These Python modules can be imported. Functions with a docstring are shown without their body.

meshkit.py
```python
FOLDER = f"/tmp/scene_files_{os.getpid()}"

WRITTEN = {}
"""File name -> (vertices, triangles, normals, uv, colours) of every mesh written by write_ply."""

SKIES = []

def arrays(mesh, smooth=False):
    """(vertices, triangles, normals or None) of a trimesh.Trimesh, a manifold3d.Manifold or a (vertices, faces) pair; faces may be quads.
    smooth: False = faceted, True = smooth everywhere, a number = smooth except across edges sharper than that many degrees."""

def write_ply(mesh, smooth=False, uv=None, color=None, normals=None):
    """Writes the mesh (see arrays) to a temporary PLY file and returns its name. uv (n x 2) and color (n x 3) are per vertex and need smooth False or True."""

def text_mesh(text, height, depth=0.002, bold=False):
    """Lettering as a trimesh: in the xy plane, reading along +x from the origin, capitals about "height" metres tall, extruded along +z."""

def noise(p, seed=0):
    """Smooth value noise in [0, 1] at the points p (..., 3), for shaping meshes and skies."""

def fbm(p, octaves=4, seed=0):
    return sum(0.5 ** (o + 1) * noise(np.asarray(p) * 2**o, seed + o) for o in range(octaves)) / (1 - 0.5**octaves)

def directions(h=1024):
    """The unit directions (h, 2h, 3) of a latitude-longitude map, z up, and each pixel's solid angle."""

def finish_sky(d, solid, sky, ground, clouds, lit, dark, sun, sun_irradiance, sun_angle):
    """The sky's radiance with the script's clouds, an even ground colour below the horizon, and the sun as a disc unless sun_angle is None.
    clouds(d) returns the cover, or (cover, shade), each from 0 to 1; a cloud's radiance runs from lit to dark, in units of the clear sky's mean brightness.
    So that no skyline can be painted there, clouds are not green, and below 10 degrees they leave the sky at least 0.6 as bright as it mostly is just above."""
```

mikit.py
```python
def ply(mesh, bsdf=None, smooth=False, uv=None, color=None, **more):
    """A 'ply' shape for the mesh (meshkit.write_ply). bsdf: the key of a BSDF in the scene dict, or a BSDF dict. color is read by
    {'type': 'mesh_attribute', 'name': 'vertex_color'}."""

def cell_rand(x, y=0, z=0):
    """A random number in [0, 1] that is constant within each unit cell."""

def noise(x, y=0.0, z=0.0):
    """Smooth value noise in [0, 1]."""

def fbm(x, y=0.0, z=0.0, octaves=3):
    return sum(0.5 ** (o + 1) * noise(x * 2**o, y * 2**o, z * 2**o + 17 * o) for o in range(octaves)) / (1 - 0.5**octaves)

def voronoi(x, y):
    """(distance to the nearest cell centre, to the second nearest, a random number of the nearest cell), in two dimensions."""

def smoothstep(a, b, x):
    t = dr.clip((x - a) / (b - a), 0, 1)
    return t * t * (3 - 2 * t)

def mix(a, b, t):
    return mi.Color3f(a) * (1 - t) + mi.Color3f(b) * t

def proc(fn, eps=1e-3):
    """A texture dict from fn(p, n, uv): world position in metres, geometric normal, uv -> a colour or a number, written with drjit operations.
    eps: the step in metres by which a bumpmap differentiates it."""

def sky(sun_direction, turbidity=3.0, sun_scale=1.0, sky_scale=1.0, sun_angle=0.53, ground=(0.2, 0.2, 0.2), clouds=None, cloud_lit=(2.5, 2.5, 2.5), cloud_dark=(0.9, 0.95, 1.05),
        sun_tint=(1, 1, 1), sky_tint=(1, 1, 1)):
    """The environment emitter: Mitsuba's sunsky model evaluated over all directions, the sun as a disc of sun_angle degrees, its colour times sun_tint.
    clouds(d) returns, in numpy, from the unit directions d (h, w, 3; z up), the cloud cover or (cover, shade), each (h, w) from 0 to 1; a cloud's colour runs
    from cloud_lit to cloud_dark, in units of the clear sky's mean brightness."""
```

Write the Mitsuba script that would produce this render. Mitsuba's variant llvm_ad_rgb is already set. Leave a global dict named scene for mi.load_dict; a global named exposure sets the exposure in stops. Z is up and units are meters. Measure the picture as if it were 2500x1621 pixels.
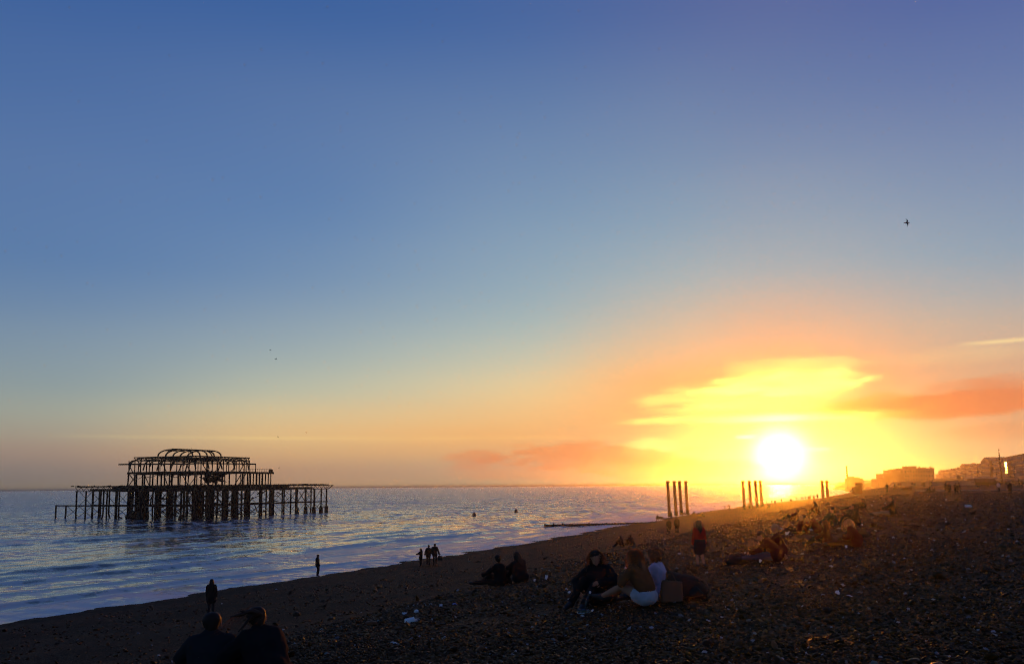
import math, random
import numpy as np, trimesh, manifold3d as m3, mitsuba as mi, mikit, meshkit
from mikit import ply, proc, noise, fbm, voronoi, cell_rand, smoothstep, mix
import drjit as dr

scene, labels = {}, {}
T4 = mi.ScalarTransform4f

# ------------------------------------------------------------------ camera, sky, exposure
EYE = np.array([0.0, 0.0, 7.5])              # the sea is z = 0; the eye is 1.65 m above the shingle crest
PITCH, ROLL = math.radians(6.68), math.radians(0.50)
FWD = np.array([0, math.cos(PITCH), math.sin(PITCH)])
UP = np.array([math.sin(ROLL), 0, math.cos(ROLL)])
scene['camera'] = {'type': 'perspective', 'fov_axis': 'x', 'fov': 2 * math.degrees(math.atan(1250 / 2097)),
                   'principal_point_offset_x': 0.0, 'principal_point_offset_y': -126.5 / 1621,
                   'near_clip': 0.1, 'far_clip': 40000.0,
                   'to_world': T4().look_at(origin=EYE.tolist(), target=(EYE + FWD).tolist(), up=UP.tolist()),
                   'medium': {'type': 'ref', 'id': 'air'}}
exposure = 3.0
SUN = np.array([0.296451, 0.954641, 0.027871])
SKY_UNIT = 0.01434 * 8


def sstep(a, b, x):
    t = np.clip((x - a) / (b - a), 0, 1)
    return t * t * (3 - 2 * t)


VEIL_AZ = [-180, -105, -46, -32, -17, -7, 0, 12, 60, 110, 180]           # degrees from the sun
VEIL_EL = [0, .8, 2.2, 3.2, 4.6, 6.3, 8.7, 11, 14, 18, 24, 30, 55, 90]
PALE = [[1, 1, 2, 4, 0, 0, 0, 2, 4, 2, 1], [1, 1, 2, 4.5, 1, 0, 0, 4, 5, 2, 1], [1, 2, 4.7, 12, 9, 3, 2, 5, 8, 4, 1], [1, 3, 8, 17, 13, 5, 3, 5, 8, 4, 1], [1, 4, 10, 17.5, 16, 8, 4, 7, 8, 4, 1],
        [1, 4, 8.5, 15, 17.5, 11, 6, 8, 8, 4, 1], [1, 3, 6.5, 11, 14.4, 12.8, 9, 9, 7, 3, 1], [1, 2, 4.5, 8, 11, 11, 9, 7.5, 6, 2, 1], [1, 2, 3, 5, 8.5, 9, 8, 5.7, 4, 2, 1], [1, 2, 3, 3.5, 6.3, 6.5, 6, 4, 3, 2, 1],
        [1, 1, 2, 3, 4, 4, 3, 1.5, 1, 1, 1], [1, 1, 1, 1, 1.1, 1, 1, 0, 0, 0, 0], [0] * 11, [0] * 11]
WARM = [[0, 4, 14, 32, 15, 10, 10, 25, 20, 8, 0], [0, 5, 17, 37, 22, 12, 12, 30, 25, 8, 0], [0, 8, 25, 46, 58, 45, 40, 45, 30, 10, 0], [0, 6, 19, 46, 66, 60, 55, 55, 30, 10, 0], [0, 4, 10, 31, 55, 70, 68, 60, 25, 8, 0],
        [0, 2, 5, 12, 37, 70, 75, 58, 20, 5, 0], [0, 1, 3, 5, 15, 48, 58, 38, 12, 3, 0], [0, 0, 2, 3, 5, 25, 36, 18, 7, 2, 0], [0, 0, 1, 1, 1.5, 7, 11, 6.6, 4, 1, 0], [0, 0, .5, 0, 0, 2, 6, 6, 3, 1, 0],
        [0, 0, 0, 0, .5, 3, 5, 6, 3, 1, 0], [0, 0, 0, 0, 1.3, 4, 6, 6.6, 3, 1, 0], [0, 0, 0, 1, 2, 3, 3, 3, 2, 1, 0], [2] * 11]


def veil(table, daz, el):
    from scipy.interpolate import PchipInterpolator
    from scipy.ndimage import map_coordinates
    fine = PchipInterpolator(VEIL_EL, np.array(table, float))(np.arange(0, 90.01, .1))
    fine = PchipInterpolator(VEIL_AZ, fine.T)(np.arange(-180, 180.01, .5)).T
    return map_coordinates(fine, [np.clip(el, 0, 90) * 10, (daz + 180) * 2], order=1) / (1000 if table is PALE else 100)


def clouds(d):
    az = np.degrees(np.arctan2(d[..., 0], d[..., 1]))
    el = np.degrees(np.arcsin(np.clip(d[..., 2], -1, 1)))
    psi = np.degrees(np.arccos(np.clip(d @ (SUN / np.linalg.norm(SUN)), -1, 1)))
    daz = (az - 17.26 + 180) % 360 - 180
    e0 = el - 1.64

    broad = meshkit.fbm(np.stack([d[..., 0] * 2.2, d[..., 1] * 2.2, el * .16], -1), 3, 61)      # faint uneven bands
    # veil of thin high haze: pale (a) and warm (b) cover, densest low down and round the sun
    a = veil(PALE, daz, el) * (.88 + .24 * broad)
    b = veil(WARM, daz, el) * (.88 + .24 * broad)
    # aureole
    a = a + 1.1 * np.exp(-(psi / 1.3) ** 2) + .020 * np.exp(-(np.abs((daz - .6) / 7.6) ** 2 + ((e0 - 1.2) / 2.7) ** 2) ** 1.3)

    def blob(a0, e_, wa, we, seed, soft=.5, kx=14, ky=.9, amp=2.2):
        q = ((az - a0) / wa) ** 2 + ((el - e_) / we) ** 2
        near = q < 1 + soft + amp * .7
        out = np.zeros(q.shape)
        n = d[near]
        warp = meshkit.fbm(np.stack([n[:, 0] * 11, n[:, 1] * 11, el[near] * 1.3], -1), 3, seed + 40) - .5
        f = meshkit.fbm(np.stack([n[:, 0] * kx * 1.6 + warp * 1.5, n[:, 1] * kx * 1.6, el[near] * ky * 1.7 + warp * 1.2], -1), 6, seed)
        out[near] = sstep(1 + soft * 1.5, 1 - soft * 1.2, q[near] + 1.45 * amp * (f - .5)) * (.55 + .9 * f)
        return out

    n2 = np.where(el < 14, 1, 0) * .5
    n2[el < 14] = meshkit.fbm(np.stack([d[..., 0][el < 14] * 24, d[..., 1][el < 14] * 24, el[el < 14] * 1.6], -1), 4, 5)
    a = a + .22 * np.exp(-((az - 17.5) / 2.6) ** 2 - ((el - 4.02) / .15) ** 2)
    w = blob(15.6, 4.1, 6.6, .30, 11, .6) * .035 + blob(17.3, 6.2, 4.6, .62, 12, .6, 18, 1.3, 3) * .05
    w = w + blob(14.8, 5.4, 4.8, .6, 13, .8, 16, 1.4, 3) * .022 + blob(22.3, 4.1, 2.7, .28, 14, .7) * .04
    w = w + blob(12.6, 4.75, 3.8, .28, 19, .7) * .012 + blob(18.5, 7.2, 3.4, .5, 15, .9, 22, 1.6, 3) * .018
    w = w + blob(19.4, 1.95, 1.3, .10, 17) * .1 + blob(15.3, 2.85, .8, .10, 18) * .2 + blob(30.2, 8.0, 1.6, .12, 31, .9) * .010
    w = w + blob(-9, 3.05, 17, .10, 33, .9, 5, .6) * .003 + blob(9.0, 2.35, 1.5, .5, 34, .7, 26, 2) * .02
    w = w + blob(27.5, 7.4, 3.6, .45, 35, 1., 9, 1.) * .003
    a = a + 1.3 * w * np.clip(.35 + 1.3 * n2, 0, 1.6)
    # shaded cloud banks: a long one right of the sun, low ones to its left
    dk = blob(25.5, 4.45, 6.4, .66, 21, .7, 13, 1.1, 2.6) * .8 + blob(30.5, 4.9, 4.6, .95, 22, .7, 13, 1.1, 2.6) * .55
    dk = dk + blob(5.5, 1.75, 6.0, .8, 23, .5, 26, 2.2, 3) * .6 + blob(1.5, .75, 5, .45, 24, .6, 20, 2, 2.6) * .35
    dk = dk + blob(-2.2, 1.75, 2.0, .55, 25, .6, 26, 2.4, 3) * .4 + blob(11., .9, 4.5, .6, 26, .6, 24, 2) * .75
    dk = np.clip(1.35 * dk + blob(30, 2.9, 3, .5, 27, .9) * .3, 0, .95)
    a = a * (1 - dk * .85)
    b = b + (1 - b) * dk * .68
    a = np.clip(a, 0, 1)
    cover = np.clip(a + b, 0, 1)
    return cover, 1 - np.minimum(a, cover) / np.maximum(cover, 1e-6)


scene['sky_light'] = mikit.sky(SUN.tolist(), turbidity=3, sky_tint=(.146, .54, 1.925), sun_scale=1.0, sun_angle=1.6, sun_tint=(1.0, .95, -0.8),
                               ground=(.05, .05, .06), clouds=clouds,
                               cloud_lit=(20 / SKY_UNIT, 17.0 / SKY_UNIT, 2.6 / SKY_UNIT), cloud_dark=(.80 / SKY_UNIT, .16 / SKY_UNIT, .024 / SKY_UNIT))

# ------------------------------------------------------------------ haze over the sea and beach
SIGMA = 2.0e-4
scene['air'] = {'type': 'homogeneous', 'albedo': .95, 'sigma_t': SIGMA, 'phase': {'type': 'hg', 'g': 0.93}}
scene['haze'] = {'type': 'cube', 'to_world': T4().translate([0, 0, 23]).scale([3100, 3100, 30]),
                 'bsdf': {'type': 'null'}, 'interior': {'type': 'ref', 'id': 'air'}}
labels['haze'] = {'kind': 'stuff', 'label': 'thin warm sea haze hanging over beach and water', 'category': 'haze'}

# ------------------------------------------------------------------ materials


def principled(color, rough=.8, spec=.3, **more):
    c = {'type': 'rgb', 'value': list(color)} if isinstance(color, (tuple, list)) else proc(color)
    return {'type': 'principled', 'base_color': c, 'roughness': rough, 'specular': spec, **more}


def mat(name, bsdf, two=True):
    scene['mat_' + name] = {'type': 'twosided', 'bsdf': bsdf} if two else bsdf
    return 'mat_' + name


def speckle(c0, c1, k):
    def fn(p, n, uv):
        return mix(c0, c1, fbm(p.x * k, p.y * k, p.z * k, 3))
    return fn


# ------------------------------------------------------------------ naming
used = {}


def key(name, parent=None):
    full = name if parent is None else parent + '__' + name
    n = used.get(full, 0)
    used[full] = n + 1
    return full if n == 0 else f'{full}_{n:03d}'


def put(name, mesh, m, parent=None, smooth=False, label=None, category=None, group=None, kind=None, **more):
    k = key(name, parent)
    scene[k] = ply(mesh, m, smooth=smooth, **more)
    tag(k, label, category, group, kind)
    return k


def tag(k, label=None, category=None, group=None, kind=None):
    d = {a: b for a, b in (('label', label), ('category', category), ('group', group), ('kind', kind)) if b}
    if category and not kind:
        d['kind'] = 'thing'
    if d:
        labels[k] = d


def cat(ms):
    return trimesh.util.concatenate(ms)


def box(x0, x1, y0, y1, z0, z1):
    m = trimesh.creation.box((x1 - x0, y1 - y0, z1 - z0))
    m.apply_translation(((x0 + x1) / 2, (y0 + y1) / 2, (z0 + z1) / 2))
    return m


def beam(a, b, w, d=None, up=(0, 0, 1)):
    """a rectangular bar from a to b"""
    a, b = np.asarray(a, float), np.asarray(b, float)
    L = np.linalg.norm(b - a)
    z = (b - a) / L
    x = np.cross(up, z)
    if np.linalg.norm(x) < 1e-3:
        x = np.cross((0, 1, .01), z)
    x /= np.linalg.norm(x)
    y = np.cross(z, x)
    m = trimesh.creation.box((w, d or w, L))
    M = np.eye(4)
    M[:3, 0], M[:3, 1], M[:3, 2], M[:3, 3] = x, y, z, (a + b) / 2
    m.apply_transform(M)
    return m


def tube(points, radii, sides=6, cap=True):
    p = np.asarray(points, float)
    r = np.broadcast_to(np.asarray(radii, float), (len(p),))
    t = np.gradient(p, axis=0)
    t /= np.linalg.norm(t, axis=1, keepdims=True) + 1e-12
    ref = np.array([0, 0, 1.]) if abs(t[:, 2]).mean() < .8 else np.array([1., 0, 0])
    a = np.cross(t, ref)
    a /= np.linalg.norm(a, axis=1, keepdims=True) + 1e-12
    b = np.cross(t, a)
    an = np.arange(sides) * 2 * np.pi / sides
    v = p[:, None] + r[:, None, None] * (np.cos(an)[None, :, None] * a[:, None] + np.sin(an)[None, :, None] * b[:, None])
    i, j = np.meshgrid(np.arange(len(p) - 1), np.arange(sides), indexing='ij')
    q = np.stack([i * sides + j, i * sides + (j + 1) % sides, (i + 1) * sides + (j + 1) % sides, (i + 1) * sides + j], -1).reshape(-1, 4)
    f = np.vstack([q[:, [0, 1, 2]], q[:, [0, 2, 3]]])
    v = v.reshape(-1, 3)
    if cap:
        n = len(v)
        v = np.vstack([v, p[:1], p[-1:]])
        k = np.arange(sides)
        f = np.vstack([f, np.stack([(k + 1) % sides, k, k * 0 + n], 1), np.stack([n - sides + k, n - sides + (k + 1) % sides, k * 0 + n + 1], 1)])
    return trimesh.Trimesh(v, f, process=False)


def grid_mesh(X, Y, Z):
    n, m = X.shape
    i, j = np.meshgrid(np.arange(n - 1), np.arange(m - 1), indexing='ij')
    a = i * m + j
    f = np.stack([a, a + m, a + m + 1, a + 1], -1).reshape(-1, 4)
    v = np.stack([X, Y, Z], -1).reshape(-1, 3)
    f = np.vstack([f[:, [0, 1, 2]], f[:, [0, 2, 3]]])
    t = v[f[0]]
    if np.cross(t[1] - t[0], t[2] - t[0])[2] < 0:
        f = f[:, ::-1]
    return trimesh.Trimesh(v, f, process=False)


# ------------------------------------------------------------------ the lie of the land
# t runs along the shore (away from the eye), s towards the sea
SHORE = math.radians(23.2)
U = np.array([math.sin(SHORE), math.cos(SHORE)])
W = np.array([-math.cos(SHORE), math.sin(SHORE)])
WL_T = np.array([-3200, -60, 34, 55, 75, 150, 229, 300, 348, 427, 600, 1000, 1700, 2100, 2450, 5000.])
WL_S = np.array([60, 52, 47.5, 46.3, 44.7, 44, 44.6, 41.0, 36.5, 27, 20, 46, 60, 80, 150, 700.])
PR_S = np.array([-6000, -60, 0, 3.3, 8, 12, 16, 20, 26, 31, 38, 45, 52, 70, 115, 130.])
PR_Z = np.array([7.4, 6.15, 5.85, 5.62, 4.85, 3.95, 3.1, 2.4, 1.7, 1.15, .5, 0, -.55, -2.2, -4.0, -4.2])


def waterline(t):
    w = 12.
    return sum(np.interp(t + o, WL_T, WL_S) for o in (-w, -w / 2, 0, w / 2, w)) / 5


def slope_s(t, s):
    """s measured on the standard profile, whose water's edge lies at 45"""
    d = 45 - waterline(t)
    return s + np.where(d < 0, d * np.clip(s / 45, 0, 1), d)


def land(t, s):
    sp = slope_s(t, s)
    z = sum(np.interp(sp + o, PR_S, PR_Z) for o in (-1.5, -.75, 0, .75, 1.5)) / 5
    p = np.stack([t / 9, sp / 3.2, t * 0], -1)
    band = sstep(2, 8, sp) * sstep(46, 36, sp)
    z = z + (meshkit.fbm(p, 3, 4) - .5) * (.06 + .22 * band) + (meshkit.fbm(np.stack([t / 1.4, s / 1.1, t * 0], -1), 3, 8) - .5) * .11
    # storm ridges of shingle running along the beach
    return z + band * .07 * np.sin(sp / 2.1 + 2.2 * meshkit.noise(np.stack([t / 14, sp / 30, t * 0], -1), 6) * 3)


def ts(x, y):
    return x * U[0] + y * U[1], x * W[0] + y * W[1]


def xy(t, s):
    return t * U[0] + s * W[0], t * U[1] + s * W[1]


def ground(x, y):
    t, s = ts(np.asarray(x, float), np.asarray(y, float))
    return land(t, s)

# ------------------------------------------------------------------ beach and land: one sheet
tt = np.unique(np.concatenate([-np.geomspace(30, 2000, 14), np.arange(-30, 4, 1.5), np.arange(4, 42, .22), np.arange(42, 110, .6), np.arange(110, 330, 1.8), np.geomspace(330, 2440, 66)]))
ss = np.unique(np.concatenate([-np.geomspace(40, 1900, 24), np.arange(-40, -14, .8), np.arange(-14, 14, .2), np.arange(14, 60, .5), np.arange(60, 137, 6.)]))
TT, SS = np.meshgrid(tt, ss, indexing='ij')
SG = SS - np.maximum(45 - waterline(TT), 0)
gx, gy = xy(TT, SG)
gz = land(TT, SG)


def shingle_color(p, n, uv):
    f1, f2, r = voronoi(p.x * 21, p.y * 21)
    big = fbm(p.x * .35, p.y * .35, 0, 3)
    c = mix((.034, .0110, .0036), (.105, .036, .0110), smoothstep(.25, .75, r * .6 + big * .4))
    c = c * (0.45 + 0.55 * smoothstep(.0, .35, f2 - f1))
    wet = smoothstep(.9, .25, p.z + .35 * big)          # the tide has left the foot of the beach wet
    return c * (1 - .55 * wet)


def shingle_bump(p, n, uv):
    f1, f2, r = voronoi(p.x * 17, p.y * 17)
    g1, g2, q = voronoi(p.x * 7 + 3, p.y * 7)
    return smoothstep(.5, 0., f1) * (.4 + r) + .8 * smoothstep(.45, 0., g1) * q


mat('shingle', {'type': 'bumpmap', 'arbitrary': proc(shingle_bump, eps=.006), 'scale': .03,
                'bsdf': principled(shingle_color, .6, .05)})
k = put('beach', grid_mesh(gx, gy, gz), 'mat_shingle', smooth=True, label='dark shingle beach sloping down to the sea', category='beach', kind='structure')

# ------------------------------------------------------------------ sea


def foam_amount(p):
    t = p.x * float(U[0]) + p.y * float(U[1])
    s = p.x * float(W[0]) + p.y * float(W[1])
    return t, s


def wave_height(t, sp):
    """sp: metres from the water's edge along the slope, + is out to sea"""
    n = lambda a, b, seed, o=3: meshkit.fbm(np.stack([t / a, sp / b, t * 0], -1), o, seed) - .5
    near = sstep(1.5, 16, sp)
    ph = sp / 7.5 * 2 * np.pi + 13 * n(48, 42, 51) + t * .02
    sw = np.sin(ph)
    crest = np.exp(2.6 * (sw - 1)) * 1.25 - .3
    h = near * crest * .19 * np.clip(-.1 + 4.2 * (n(20, 12, 52) + .12), 0, 1.8) * (.35 + .65 * sstep(150, 20, sp))
    h = h + near * (.26 * n(9, 3.4, 53) + .17 * n(3.6, 1.5, 54) + .08 * n(1.7, .8, 61)) * (.55 + .45 * sstep(220, 30, sp))
    # the last little wave, breaking on the shore
    edge = 3.4 + 5 * n(26, 9999, 55) + 1.4 * n(6, 9999, 56)
    h = h + .26 * np.exp(-((sp - edge) / .75) ** 2) * np.clip(.6 + 2.2 * n(30, 9999, 57), 0, 1)
    h = h + sstep(6, -1, sp) * (.10 + .34 * n(14, 9999, 58) + .16 * n(3.2, 9999, 59)) + .03
    return h


st = np.unique(np.concatenate([np.arange(-40, 18, 4.), np.arange(18, 150, .42), np.arange(150, 330, 1.1), np.geomspace(330, 2600, 120)]))
so = np.unique(np.concatenate([np.arange(-3.4, 10, .22), np.arange(10, 75, .42), np.arange(75, 190, 1.0), np.geomspace(190, 700, 110), np.geomspace(700, 2500, 60)]))
ST, SO = np.meshgrid(st, so, indexing='ij')
fade = sstep(1500, 350, SO) * sstep(1200, 300, ST)
SZ = wave_height(ST, SO) * (.05 + .95 * fade)
sx, sy = xy(ST, SO + waterline(ST))
# foam lies where the swash runs out, along the broken wave and in drifting streaks behind it (kept per vertex: 'uv' = shore coordinates)
uv = np.stack([ST.ravel(), SO.ravel()], 1)


def foam(p, n, uv):
    t, s = uv.x, uv.y
    lace = fbm(t * 1.3, s * 1.1, 3, 4)
    streak = fbm(t * .16, s * .42, 9, 4)
    patch = fbm(t * .035, s * .09, 21, 3)
    w = 4.8 * (noise(t * .06, 1.5) - .5)
    swash = smoothstep(4.4 + w, 1.6 + w, s) * (.5 + .5 * smoothstep(.40, .50, lace))
    m = .42 * lace + .36 * streak + .22 * patch
    broken = smoothstep(.475, .56, m + .13 * smoothstep(34, 4, s) - .03)
    far = smoothstep(.56, .64, m) * .45 * smoothstep(140, 30, s)
    return dr.clip(dr.maximum(dr.maximum(swash, broken * .75), far), 0, .92)


def sea_bump(p, n, uv):
    d = dr.sqrt(p.x * p.x + p.y * p.y)
    a = fbm(p.x * .9, p.y * .9, 1, 2) * .03 + fbm(p.x * .33 + 7, p.y * .33, 5, 2) * .06
    b = fbm(p.x * .30, p.y * .30, 2, 3) * 1.9
    return a + b * smoothstep(90, 420, d)


water = {'type': 'bumpmap', 'arbitrary': proc(sea_bump, eps=.05), 'scale': .6,
         'bsdf': {'type': 'principled', 'base_color': {'type': 'rgb', 'value': [.010, .024, .032]}, 'roughness': .09, 'eta': 1.34}}
scene['mat_sea'] = {'type': 'twosided', 'bsdf': {'type': 'blendbsdf', 'weight': proc(foam), 'bsdf_0': water,
                                                 'bsdf_1': {'type': 'diffuse', 'reflectance': {'type': 'rgb', 'value': [.84, .81, .72]}}}}
put('sea', grid_mesh(sx, sy, SZ), 'mat_sea', smooth=True, label='calm grey blue sea with small waves breaking on the shingle', category='sea', kind='structure', uv=uv)

# ------------------------------------------------------------------ people
CLOTH = {'black': (.012, .011, .012), 'navy': (.010, .013, .028), 'charcoal': (.022, .021, .022), 'brown': (.150, .052, .020), 'red': (.50, .020, .012),
         'lilac': (.42, .34, .42), 'white': (.46, .42, .42), 'denim': (.030, .042, .075), 'olive': (.040, .038, .022), 'maroon': (.055, .010, .008), 'grey': (.13, .12, .12),
         'tan': (.26, .15, .075), 'dark red': (.09, .011, .008), 'rust': (.08, .025, .012), 'pale': (.42, .38, .34)}


def cloth_color(c):
    def fn(p, n, uv):
        w = fbm(p.x * 14, p.y * 14, p.z * 9, 3)
        return mi.Color3f(c[0], c[1], c[2]) * (.7 + .6 * w)
    return fn


for n_, c_ in CLOTH.items():
    mat('cloth_' + n_.replace(' ', '_'), principled(cloth_color(c_) if n_ in ('brown', 'lilac', 'white', 'red', 'black') else c_,   .95, .05))
mat('skin', principled((.40, .185, .105), .65, .12))
for n_, c_ in {'dark': (.026, .012, .007), 'auburn': (.13, .040, .014), 'blonde': (.30, .17, .075), 'brown': (.040, .020, .011), 'grey': (.16, .14, .13)}.items():
    mat('hair_' + n_, principled(c_, .6, .15))
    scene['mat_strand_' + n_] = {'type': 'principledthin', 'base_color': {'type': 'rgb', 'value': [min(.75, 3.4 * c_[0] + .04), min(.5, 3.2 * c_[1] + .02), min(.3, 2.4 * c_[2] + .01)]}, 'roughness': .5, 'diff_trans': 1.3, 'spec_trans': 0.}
mat('shoe', principled((.02, .018, .018), .6, .3))


def rot(yaw=0, pitch=0, roll=0):
    """degrees: pitch > 0 leans forward (+y), yaw > 0 turns to the right (+x), roll > 0 tips to the right"""
    y, p, r = np.radians([-yaw, -pitch, roll])
    Rz = np.array([[np.cos(y), -np.sin(y), 0], [np.sin(y), np.cos(y), 0], [0, 0, 1]])
    Rx = np.array([[1, 0, 0], [0, np.cos(p), -np.sin(p)], [0, np.sin(p), np.cos(p)]])
    Ry = np.array([[np.cos(r), 0, np.sin(r)], [0, 1, 0], [-np.sin(r), 0, np.cos(r)]])
    return Rz @ Rx @ Ry


def sph(p, r, seg):
    return m3.Manifold.sphere(float(r), seg).translate([float(v) for v in p])


def hull(items, seg):
    return m3.Manifold.batch_hull([sph(p, r, seg) for p, r in items])


def join(parts):
    return m3.Manifold.batch_boolean(parts, m3.OpType.Add)


def limb(a, target, l1, l2, pole):
    a, target = np.asarray(a, float), np.asarray(target, float)
    d = target - a
    L = np.linalg.norm(d)
    Lc = min(L, (l1 + l2) * .995)
    u = d / L
    target = a + u * Lc
    x = (l1 * l1 - l2 * l2 + Lc * Lc) / (2 * Lc)
    h = math.sqrt(max(l1 * l1 - x * x, 0))
    p = np.asarray(pole, float)
    p = p - u * (p @ u)
    p /= np.linalg.norm(p) + 1e-9
    return a + u * x + p * h, target


def hand_parts(wrist, d, palm_n, side, curl, seg, grow=1.):
    """palm, four fingers of their own length bent at the knuckles, and a thumb leaving the side of the palm"""
    d = d / np.linalg.norm(d)
    palm_n = palm_n - d * (palm_n @ d)
    palm_n = palm_n / (np.linalg.norm(palm_n) + 1e-9)
    lat = np.cross(d, palm_n) * side
    P = lambda a, b, c=0: wrist + grow * (d * a + lat * b + palm_n * c)
    out = [hull([(P(0, .012), .019), (P(0, -.012), .019), (P(.085, .030), .012), (P(.088, -.028), .011)], seg)]
    for b, L in ((.032, .070), (.011, .080), (-.010, .074), (-.030, .058)):
        k = P(.088, b)
        a1, a2 = curl * .7, curl * 1.6
        q = k + grow * L * .5 * (d * math.cos(a1) + palm_n * math.sin(a1))
        e = q + grow * L * .5 * (d * math.cos(a2) + palm_n * math.sin(a2))
        out += [hull([(k, .0095), (q, .0085)], seg), hull([(q, .0085), (e, .007)], seg)]
    q = P(.055, .052, .012)
    e = P(.088, .060, .026 + .02 * curl)
    out += [hull([(P(.02, .020), .015), (q, .0105)], seg), hull([(q, .0105), (e, .008)], seg)]
    return out


POSES = {
    'stand': dict(pelvis=(0, 0, .93), feet=((-.10, -.02, .075), (.10, .02, .075)), hands=((-.25, .04, .80), (.25, .04, .80))),
    'walk': dict(pelvis=(0, 0, .91), feet=((-.09, .24, .085), (.09, -.26, .12)), hands=((-.24, -.12, .82), (.24, .20, .84)), lean=4),
    'apart': dict(pelvis=(0, 0, .90), feet=((-.20, .02, .075), (.20, -.02, .075)), hands=((-.33, .02, .80), (.33, .04, .80))),
    'sit': dict(pelvis=(0, 0, .11), feet=((-.12, .62, .075), (.12, .60, .075)), hands=((-.10, .47, .44), (.10, .47, .42)), lean=22),
    'sit_out': dict(pelvis=(0, 0, .11), feet=((-.10, .84, .075), (.10, .86, .075)), hands=((-.16, .34, .30), (.16, .34, .30)), lean=14),
    'lean_back': dict(pelvis=(0, 0, .11), feet=((-.10, .80, .075), (.12, .72, .075)), hands=((-.24, -.38, .05), (.24, -.38, .05)), lean=-24),
    'lie': dict(pelvis=(0, 0, .11), feet=((-.10, .86, .07), (.10, .84, .07)), hands=((-.26, -.30, .05), (.26, -.32, .05)), lean=-52),
    'bend': dict(pelvis=(0, -.06, .88), feet=((-.12, -.06, .075), (.12, .04, .075)), hands=((-.14, .52, .92), (.14, .55, .95)), lean=62),
    'crouch': dict(pelvis=(0, 0, .30), feet=((-.12, .10, .075), (.12, .02, .075)), hands=((-.12, .36, .45), (.12, .38, .45)), lean=24),
}


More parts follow.
